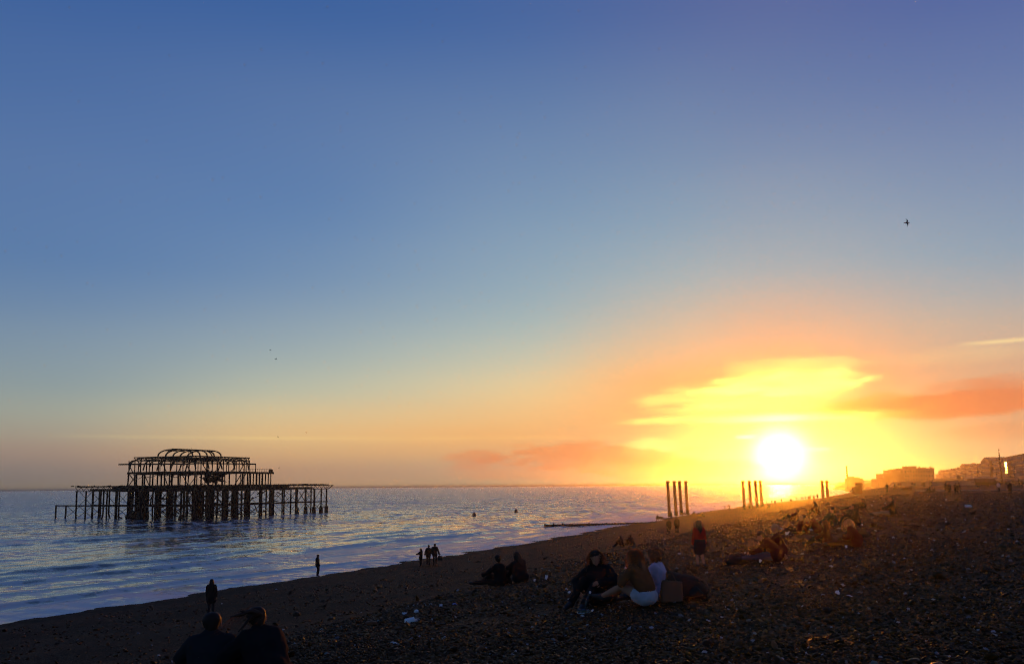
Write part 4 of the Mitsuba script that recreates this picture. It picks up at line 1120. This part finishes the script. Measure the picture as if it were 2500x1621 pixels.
for i in range(3):
    for j in range(11):
        x_ = 272.6 + j * 1.84
        f = put('window', box(x_ - .55, x_ + .55, 599.9, 600.02, 7.2 + i * 3.0, 8.9 + i * 3.0), 'mat_pale_paint', k)
        put('pane', box(x_ - .48, x_ + .48, 599.8, 599.895, 7.3 + i * 3.0, 8.8 + i * 3.0), 'mat_pane', f)
# lamp posts and railing along the promenade
for i in range(9):
    t_ = 345 + 52 * i
    x_, y_ = xy(t_, -42)
    z_ = float(ground(x_, y_))
    k = key('street_lamp')
    tag(k, f'slim promenade lamp post, {NTH[i]} from the right edge', 'street lamp', 'lamp posts along the promenade')
    put('post', tube([(x_, y_, z_), (x_, y_, z_ + 6.2)], [.11, .07], 8), 'mat_pier_iron', k)
    put('arm', tube([(x_, y_, z_ + 6.1), (x_ - .9, y_, z_ + 6.4)], .05, 6), 'mat_pier_iron', k)
    put('lantern', box(x_ - 1.25, x_ - .75, y_ - .14, y_ + .14, z_ + 6.3, z_ + 6.5), 'mat_pier_iron', k)
k = key('promenade_railing')
tag(k, 'long iron railing along the promenade below the sea-front buildings', 'railing')
for z_ in (.55, 1.1):
    put('rail', tube([(*xy(t_, -44), 7.0 + z_ - 1.0 + .15) for t_ in range(330, 900, 30)], .05, 5), 'mat_pier_iron', k)
put('posts', cat([tube([(*xy(t_, -44), 5.8), (*xy(t_, -44), 7.25)], .05, 5) for t_ in range(330, 900, 3)]), 'mat_pier_iron', k, kind='stuff')
# mast, kiosk, platform, path
k = key('flag_mast')
tag(k, 'tall bare mast with a small ball at its tip in front of the sea-front buildings', 'mast')
x_, y_ = 271.6, 481.2
put('pole', tube([(x_ + .6, y_, 5.6), (x_ + .3, y_, 15), (x_, y_, 22.6)], [.52, .42, .26], 10), 'mat_pier_iron', k, smooth=40)
put('topmast', tube([(x_, y_, 22.4), (x_, y_, 24.8)], .13, 8), 'mat_pale_paint', k)
put('ball', trimesh.creation.icosphere(2, .38).apply_translation((x_, y_, 24.3)), 'mat_pale_paint', k, smooth=True)
k = key('beach_kiosk')
tag(k, 'low kiosk with a pale flat roof on the promenade left of the mast', 'kiosk')
put('wall', box(176, 184, 330, 335, 5.8, 8.2), 'mat_brickwork', k)
put('roof', box(175.4, 184.6, 329.4, 335.6, 8.2, 8.6), 'mat_pale_paint', k)
for j in range(2):
    put('shutter', box(177 + j * 4, 180 + j * 4, 329.9, 329.98, 6.2, 7.9), 'mat_roof_dark', k)
k = key('raised_platform')
tag(k, 'long low dark timber platform standing on the ridge left of the striding figure', 'platform')
for j in range(12):
    put('plank', box(112.6, 118.6, 210.2 + j * .21, 210.38 + j * .21, 6.9, 7.02 + .01 * (j % 3)), 'mat_pier_iron', k)
put('side_board', box(112.5, 118.7, 210.05, 210.18, 6.35, 7.0), 'mat_pier_iron', k)
for x_ in (113.2, 115.5, 118):
    put('leg', box(x_ - .15, x_ + .15, 210.3, 210.6, 5.6, 6.88), 'mat_pier_iron', k)
put('path', box(66, 92, 139, 142.2, 5.6, 5.99), 'mat_concrete', label='strip of pale concrete path across the ridge', category='path', kind='structure')
mat('sign', principled((.05, .035, .03), .7, .3))
k = key('sign_board')
tag(k, 'small dark square board on a post left of the kiosk', 'sign')
put('post', tube([(170.2, 330, 5.6), (170.2, 330, 9.2)], .10, 8), 'mat_sign', k)
put('panel', box(169.5, 170.9, 329.8, 329.9, 8.1, 9.5), 'mat_sign', k)
mat('car_dark', {'type': 'roughplastic', 'diffuse_reflectance': {'type': 'rgb', 'value': [.05, .045, .045]}, 'alpha': .08})
mat('car_pale', {'type': 'roughplastic', 'diffuse_reflectance': {'type': 'rgb', 'value': [.5, .47, .43]}, 'alpha': .08})


def car(x, y, ang, m, label):
    k = key('parked_car')
    tag(k, label, 'car', 'cars along the promenade')
    c, s = math.cos(ang), math.sin(ang)
    z0 = float(ground(x, y)) + .05

    def tr(me):
        me.apply_transform(np.array([[c, -s, 0, x], [s, c, 0, y], [0, 0, 1, z0], [0, 0, 0, 1.]]))
        return me

    from shapely.geometry import Polygon
    ex = lambda poly, w: trimesh.creation.extrude_polygon(Polygon(poly), w, engine='earcut').apply_transform(np.array([[1, 0, 0, 0], [0, 0, 1, -w / 2], [0, 1, 0, 0], [0, 0, 0, 1.]]))
    put('body', tr(ex([(-2.1, .25), (-2.15, .75), (-1.9, .92), (-.9, .98), (.9, .95), (1.85, .80), (2.1, .62), (2.1, .25)], 1.72)), m, k)
    put('cabin', tr(ex([(-1.75, .93), (-1.35, 1.42), (.15, 1.45), (.95, .93)], 1.5)), 'mat_pane', k)
    for wx in (-1.3, 1.3):
        for wy in (-.75, .75):
            put('wheel', tr(trimesh.creation.cylinder(.32, .2, sections=14).apply_transform(trimesh.transformations.rotation_matrix(math.pi / 2, (1, 0, 0))).apply_translation((wx, wy, .3))), 'mat_sign', k)


for i, (x, y, m_, lab) in enumerate(((231, 372, 'car_pale', 'pale car parked furthest right behind the dark cluster of people'), (214, 372, 'car_dark', 'dark car parked right of the kiosk'), (193.5, 368, 'car_pale', 'pale car parked just behind the kiosk\'s right end'),
                                     (186, 402, 'car_pale', 'pale car parked behind the kiosk roof'), (166, 406, 'car_dark', 'dark car parked behind the small square board'), (205, 470, 'car_pale', 'furthest pale car on the promenade left of the mast'))):
    car(x, y, .45, 'mat_' + m_, lab)

# ------------------------------------------------------------------ birds
mat('feather', principled((.03, .03, .035), .8, .2))


def bird(c, span, yaw, bank, label, flap=.25):
    k = key('gull')
    tag(k, label, 'bird')
    R = rot(yaw, 0, bank)
    c = np.asarray(c, float)
    put('body', trimesh.Trimesh(*(lambda m: (m.vertices @ R.T + c, m.faces))(tube(np.array([(0, -.36, 0), (0, -.22, .01), (0, 0, 0), (0, .20, .01), (0, .30, .03), (0, .38, .015)]) * span, np.array([.012, .045, .075, .055, .038, .008]) * span, 8)), process=False), 'mat_feather', k, smooth=True)
    for s_ in (-1, 1):
        pts = np.array([(.04, .06, .02), (.26, .13, flap * .5), (.52, -.02, flap * .42)]) * span * [s_, 1, 1]
        v, f = [], []
        for i, (p, w_) in enumerate(zip(pts, (.15, .12, .015))):
            for dz in (.010, -.010):
                v += [p + [0, w_ * span * .45, dz * span], p - [0, w_ * span * .75, dz * span * .3]]
        for i in range(2):
            a = i * 4
            f += [[a, a + 1, a + 5], [a, a + 5, a + 4], [a + 2, a + 6, a + 7], [a + 2, a + 7, a + 3], [a, a + 4, a + 6], [a, a + 6, a + 2], [a + 1, a + 3, a + 7], [a + 1, a + 7, a + 5]]
        put('wing', trimesh.Trimesh(np.array(v) @ R.T + c, f, process=False), 'mat_feather', k)


bird((28.6, 60.3, 26.0), .62, 100, 74, 'dark gull gliding high on the right, wings held one above the other', .12)
for c, y_, b_, lab in (((-45.0, 158.2, 32.7), 80, 10, 'upper of two tiny birds high above the pier\'s right end'), ((-38.5, 138.6, 28.1), 60, -12, 'lower of two tiny birds high above the pier\'s right end'), ((-46.4, 170.0, 17.2), 20, 50, 'tiny bird banking just above the bright streak of cloud over the pier'),
                       ((-45.6, 189.9, 19.3), 85, 5, 'tiny bird furthest right of the flock over the pier'), ((-54.4, 200.8, 11.8), 30, 40, 'lowest tiny bird, right of the pier\'s bent roof')):
    bird(c, .62, y_, b_, lab)

# ------------------------------------------------------------------ things people brought, and litter
scene['mat_bottle'] = {'type': 'dielectric', 'int_ior': 1.45, 'specular_transmittance': {'type': 'rgb', 'value': [.75, .85, .80]}}
mat('canvas_brown', principled((.13, .065, .035), .9, .2))
mat('canvas_black', principled((.02, .015, .012), .8, .3))
mat('paper', principled((.75, .72, .68), .8, .3))
mat('plastic_film', {'type': 'roughplastic', 'diffuse_reflectance': {'type': 'rgb', 'value': [.55, .58, .62]}, 'alpha': .12})
mat('plastic_blue', {'type': 'roughplastic', 'diffuse_reflectance': {'type': 'rgb', 'value': [.10, .16, .55]}, 'alpha': .12})
mat('wood', principled((.12, .06, .03), .8, .2))


def rounded(items, seg=14):
    g = hull(items, seg).refine_to_length(.06).to_mesh()
    m = trimesh.Trimesh(g.vert_properties[:, :3], g.tri_verts, process=False)
    w = meshkit.fbm(m.vertices * 7 + 5, 3, 9) - .5
    m.vertices = m.vertices + m.vertex_normals * (w * .05)[:, None]
    return m


def lay(mesh, x, y, dz=0., yaw=0., pitch=0., roll=0.):
    mesh.vertices = mesh.vertices @ rot(yaw, pitch, roll).T + [x, y, float(ground(x, y)) + dz]
    return mesh


k = key('tote_bag')
tag(k, 'brown tote bag standing behind the curly-haired woman', 'bag')
put('sack', lay(rounded([((-.15, -.05, .03), .03), ((.15, -.05, .03), .03), ((-.16, .07, .04), .03), ((.16, .07, .03), .03), ((-.13, 0, .33), .025), ((.14, 0, .29), .025)]), 2.50, 13.9), 'mat_canvas_brown', k, smooth=True)
put('handle', lay(tube([(-.09, 0, .32), (-.07, -.01, .43), (.02, -.01, .45), (.08, 0, .31)], .012, 6), 2.50, 13.9), 'mat_canvas_brown', k, smooth=True)
k = key('rucksack')
tag(k, 'black rucksack slumped beside the brown tote bag', 'bag')
put('sack', lay(rounded([((-.22, 0, .08), .09), ((.24, .02, .10), .10), ((-.20, .02, .34), .08), ((.05, 0, .28), .10), ((.22, 0, .16), .09), ((-.30, .03, .40), .05)]), 2.80, 14.1, 0, 0, 0, 0), 'mat_canvas_black', k, smooth=True)
put('strap', lay(tube([(.1, -.09, .36), (.24, -.12, .30), (.33, -.10, .16), (.30, -.08, .05)], .018, 6), 2.80, 14.1), 'mat_canvas_brown', k, smooth=True)
put('pocket', lay(rounded([((.02, -.10, .08), .05), ((.18, -.10, .08), .05), ((.10, -.11, .17), .05)]), 2.80, 14.1), 'mat_canvas_black', k, smooth=True)
k = key('rucksack')
tag(k, 'dark rucksack lying at the feet of the bending man', 'bag')
put('sack', lay(rounded([((-.20, 0, .10), .10), ((.18, .02, .11), .11), ((0, .02, .18), .12), ((-.24, 0, .06), .06)]), 5.20, 20.35), 'mat_canvas_black', k, smooth=True)
put('strap', lay(tube([(-.26, -.05, .14), (-.33, -.08, .06), (-.26, -.10, .02)], .02, 6), 5.20, 20.35), 'mat_canvas_black', k, smooth=True)
k = key('carrier_bag')
tag(k, 'pale carrier bag with two upright handles beside the seated pair', 'bag')
put('sack', lay(rounded([((-.07, -.03, .03), .015), ((.07, -.03, .03), .015), ((-.075, .03, .13), .012), ((.075, .03, .13), .012), ((-.075, -.03, .13), .012), ((.07, .03, .03), .015)]), 9.95, 31.6), 'mat_plastic_film', k, smooth=True)
for s_ in (-1, 1):
    put('handle', lay(tube([(s_ * .065, -.02, .13), (s_ * .075, 0, .19), (s_ * .05, .01, .20), (s_ * .04, .02, .13)], .008, 5), 9.95, 31.6), 'mat_plastic_film', k, smooth=True)
k = key('shoulder_bag')
tag(k, 'black bag carried at his side by the man walking at the water', 'bag')
put('sack', lay(rounded([((-.16, 0, .42), .05), ((.16, 0, .42), .05), ((-.15, 0, .72), .05), ((.14, 0, .70), .05)]), -6.28, 74.75), 'mat_canvas_black', k, smooth=True)
put('handle', lay(tube([(-.10, 0, .74), (-.03, 0, .88), (.05, 0, .88), (.10, 0, .73)], .018, 6), -6.28, 74.75), 'mat_canvas_black', k, smooth=True)
k = key('holdall')
tag(k, 'dark holdall on the shingle at the blonde woman\'s right', 'bag')
put('sack', lay(rounded([((-.28, 0, .10), .10), ((.30, .02, .10), .10), ((-.2, .02, .22), .09), ((.2, 0, .2), .09)]), 10.5, 26.6), 'mat_canvas_black', k, smooth=True)
put('handle', lay(tube([(-.14, -.03, .28), (-.05, -.05, .40), (.06, -.05, .40), (.14, -.03, .28)], .015, 6), 10.5, 26.6), 'mat_canvas_black', k, smooth=True)
BOT = [(0, 0), (.034, 0), (.037, .02), (.037, .14), (.030, .17), (.014, .205), (.013, .26), (0, .26)]


def bottle(x, y, label, m='mat_bottle', yaw=0, pitch=0, roll=0, dz=0., k_=1.):
    k = key('bottle')
    tag(k, label, 'bottle')
    put('body', lay(trimesh.creation.revolve(np.array(BOT) * k_, sections=18), x, y, dz, yaw, pitch, roll), m, k, smooth=40)
    c = trimesh.creation.cylinder(.0155 * k_, .028 * k_, sections=12).apply_translation((0, 0, .268 * k_))
    put('cap', lay(c, x, y, dz, yaw, pitch, roll), 'mat_paper', k)


bottle(1.17, 14.45, 'clear bottle standing by the boots of the woman in black', k_=1.15, roll=16)
bottle(1.03, 14.25, 'second clear bottle lying by the boots of the woman in black', roll=84, dz=.04, yaw=30)
h_ = T1[1](T1[2]['hands'][1])
bottle(float(h_[0]) - .03, float(h_[1]), 'small clear bottle held by the woman in the white skirt', dz=float(h_[2] - ground(h_[0] - .03, h_[1])) - .04, k_=.9)
k = key('surf_board')
tag(k, 'short board under the arm of the person at the water', 'board')
put('deck', lay(hull([((-.45, 0, .78), .05), ((.1, .02, .80), .16), ((.75, 0, .80), .05)], 12).scale((1, .25, 1)), 25.9, 153, 0) if False else trimesh.creation.icosphere(2, 1).apply_scale((.75, .05, .22)).apply_translation((25.75, 152.8, float(ground(25.75, 152.8)) + .80)), 'mat_sign', k, smooth=True)
k = key('tripod')
tag(k, 'camera tripod in front of the bending photographer', 'tripod')
tx, ty = 51.5, 211.0
tz = float(ground(tx, ty))
for a in (0, 2.1, 4.2):
    put('leg', tube([(tx + .4 * math.cos(a), ty + .4 * math.sin(a), tz - .05), (tx, ty, tz + 1.05)], .035, 6), 'mat_sign', k)
put('camera', box(tx - .12, tx + .14, ty - .08, ty + .08, tz + 1.05, tz + 1.24), 'mat_sign', k)


def crumple(x, y, sx, sy, sz, m, name, label, category, seed, yaw=0., pitch=0.):
    k = key(name)
    tag(k, label, category)
    s = trimesh.creation.icosphere(3, 1.)
    w = meshkit.fbm(s.vertices * 2.2 + seed, 3, seed)
    s.vertices = s.vertices * (.25 + .5 * w)[:, None] * [sx, sy, sz]
    s.vertices[:, 2] -= s.vertices[:, 2].min()
    put('film', lay(s, x, y, -.01, yaw, pitch), m, k, smooth=30)


def cup(x, y, label, r=.042, h=.11, yaw=0., pitch=88., m='mat_paper'):
    k = key('paper_cup')
    tag(k, label, 'cup')
    pr = [(0, 0), (r * .72, 0), (r, h), (r * 1.08, h), (r * 1.08, h * .96), (r * .94, h * .94), (r * .66, .008), (0, .008)]
    put('cup_wall', lay(trimesh.creation.revolve(pr, sections=18), x, y, .04 if pitch > 45 else .02, yaw, pitch), m, k, smooth=40)


cup(-2.04, 16.46, 'large pale cup on its side on the dark shingle, brightest litter left of centre', .075, .17, 70)
cup(-1.86, 16.52, 'small clear cup beside the large pale cup', .04, .09, 130, m='mat_plastic_film')
crumple(-2.12, 19.1, .10, .07, .07, 'mat_paper', 'paper_scrap', 'white scrap above the large pale cup', 'litter', 3)
crumple(-2.40, 19.35, .13, .06, .05, 'mat_plastic_film', 'plastic_wrapper', 'bluish wrapper at the left of the white scrap', 'litter', 4, 20)
crumple(-1.61, 19.4, .07, .06, .07, 'mat_plastic_film', 'paper_plate', 'dull round plate left of the blue wrapper', 'litter', 5)
crumple(-1.30, 19.3, .12, .05, .04, 'mat_plastic_blue', 'plastic_wrapper', 'blue wrapper on the dark shingle left of centre', 'litter', 6, 30)
crumple(-1.80, 13.2, .13, .03, .03, 'mat_plastic_film', 'plastic_wrapper', 'thin torn strip of film low on the dark shingle', 'litter', 7, 40)
crumple(4.96, 13.46, .07, .05, .07, 'mat_paper', 'paper_scrap', 'bright crumpled paper on the empty shingle at lower right', 'litter', 8)
crumple(5.06, 13.3, .12, .05, .03, 'mat_plastic_film', 'plastic_wrapper', 'dull wrapper under the bright crumpled paper', 'litter', 9)
k = key('food_box')
tag(k, 'white takeaway box lying alone on the right of the ridge', 'box')
put('tray', lay(box(-.16, .16, -.09, .09, 0, .07), 27.14, 51.7, .03, 8, 10), 'mat_paper', k)
put('lid', lay(box(-.17, .17, .09, .10, 0, .16), 27.14, 51.7, .03, 8, 10), 'mat_paper', k)
crumple(36.46, 73.0, .16, .08, .08, 'mat_paper', 'paper_scrap', 'white litter in front of the seated dark pair on the ridge', 'litter', 10)
crumple(30.95, 74.4, .10, .08, .08, 'mat_paper', 'paper_scrap', 'upper of two white specks left of the person in pale trousers', 'litter', 11)
crumple(24.58, 59.4, .09, .07, .07, 'mat_paper', 'paper_scrap', 'lower of two white specks left of the person in pale trousers', 'litter', 12)
crumple(28.1, 57., .09, .07, .07, 'mat_paper', 'paper_scrap', 'white speck below the middle walkers on the ridge', 'litter', 13)
crumple(5.70, 29.97, .11, .06, .05, 'mat_paper', 'paper_scrap', 'pale scrap on the slope left of the child in red', 'litter', 14)
cup(5.35, 21.9, 'white cup on the shingle just right of the child in red', .04, .10, 30)
cup(.95, 25.9, 'bright cup to the right of the couple on open shingle', .045, .11, 50, 20)
cup(.62, 26.4, 'tiny cup between the couple and the bright cup', .03, .07, 50, 20)
cup(8.62, 22.6, 'bright cup at the blonde woman\'s feet', .03, .07, 0, 10)
cup(13.4, 33.4, 'small white cup beside the dark-haired person with knees up', .026, .06, 20, 0)
cup(5.62, 19.95, 'white cup on the shingle before the bending man', .026, .06, 40, 60)
crumple(43.0, 73.5, .12, .06, .05, 'mat_plastic_film', 'plastic_wrapper', 'grey wrapper at the far right below the ridge', 'litter', 15)
crumple(1.12, 17.66, .06, .05, .05, 'mat_paper', 'paper_scrap', 'white speck left of the three women', 'litter', 16)

# ------------------------------------------------------------------ loose shingle
rs = np.random.default_rng(77)


def pebbles(n, d0, d1, r0, r1, ang=36, pow_=1.):
    d = d0 + (d1 - d0) * rs.random(n) ** pow_
    a = np.radians(rs.uniform(-ang, ang, n))
    x, y = d * np.sin(a), d * np.cos(a)
    t, s = ts(x, y)
    ok = s < np.where(rs.random(n) < .25, 40, 12 + 5 * meshkit.noise(np.stack([t / 7, t * 0, t * 0], -1), 3))
    x, y, t, s = x[ok], y[ok], t[ok], s[ok]
    clump = meshkit.fbm(np.stack([x / 1.7, y / 1.7, x * 0], -1), 3, 15)
    ok = rs.random(len(x)) < np.clip(-.3 + 2.4 * clump, .12, 1)
    x, y, t, s = x[ok], y[ok], t[ok], s[ok]
    z = land(t, s)
    n = len(x)
    r = r0 * (r1 / r0) ** (rs.random(n) ** 1.6) * np.where(rs.random(n) < .012, 2.2, 1)
    return x, y, z, r


P_ = [pebbles(60000, 6.5, 15, .011, .038), pebbles(42000, 15, 28, .018, .055, pow_=.8), pebbles(20000, 28, 60, .035, .09, pow_=.8), pebbles(15000, 60, 125, .05, .11, pow_=.8)]
px_, py_, pz_, pr_ = (np.concatenate([p[i] for p in P_]) for i in range(4))
ico = trimesh.creation.icosphere(0, 1.)
n = len(px_)
jit = 1 + rs.normal(0, .13, (n, 12, 1))
base = ico.vertices[None] * jit
sc = np.stack([rs.uniform(.8, 1.35, n), rs.uniform(.6, 1., n), rs.uniform(.35, .75, n)], 1) * pr_[:, None]
base = base * sc[:, None]
A = rs.uniform(0, 2 * np.pi, n)
tilt = rs.normal(0, .35, (n, 2))
vx = base[..., 0] * np.cos(A)[:, None] - base[..., 1] * np.sin(A)[:, None]
vy = base[..., 0] * np.sin(A)[:, None] + base[..., 1] * np.cos(A)[:, None]
vz = base[..., 2] + vx * tilt[:, :1] + vy * tilt[:, 1:]
V = np.stack([vx + px_[:, None], vy + py_[:, None], vz + (pz_ + pr_ * .18)[:, None]], -1).reshape(-1, 3)
F = (ico.faces[None] + (np.arange(n) * 12)[:, None, None]).reshape(-1, 3)
tone = np.exp(rs.normal(-2.85, .62, n))
pale = rs.random(n) < .017
tone[pale] = rs.uniform(.12, .40, pale.sum())
hue = np.stack([np.ones(n), rs.uniform(.31, .42, n), rs.uniform(.06, .13, n)], 1)
hue[pale] = np.stack([np.ones(pale.sum()), rs.uniform(.86, .98, pale.sum()), rs.uniform(.76, .98, pale.sum())], 1)
col = np.repeat(np.clip(tone[:, None] * hue, 0, .8), 12, axis=0)
scene['mat_pebble'] = {'type': 'principled', 'base_color': {'type': 'mesh_attribute', 'name': 'vertex_color'}, 'roughness': .42, 'specular': .06}
put('gravel', (V, F), 'mat_pebble', smooth=True, color=col, label='loose flint pebbles strewn over the beach', category='pebbles', kind='stuff')
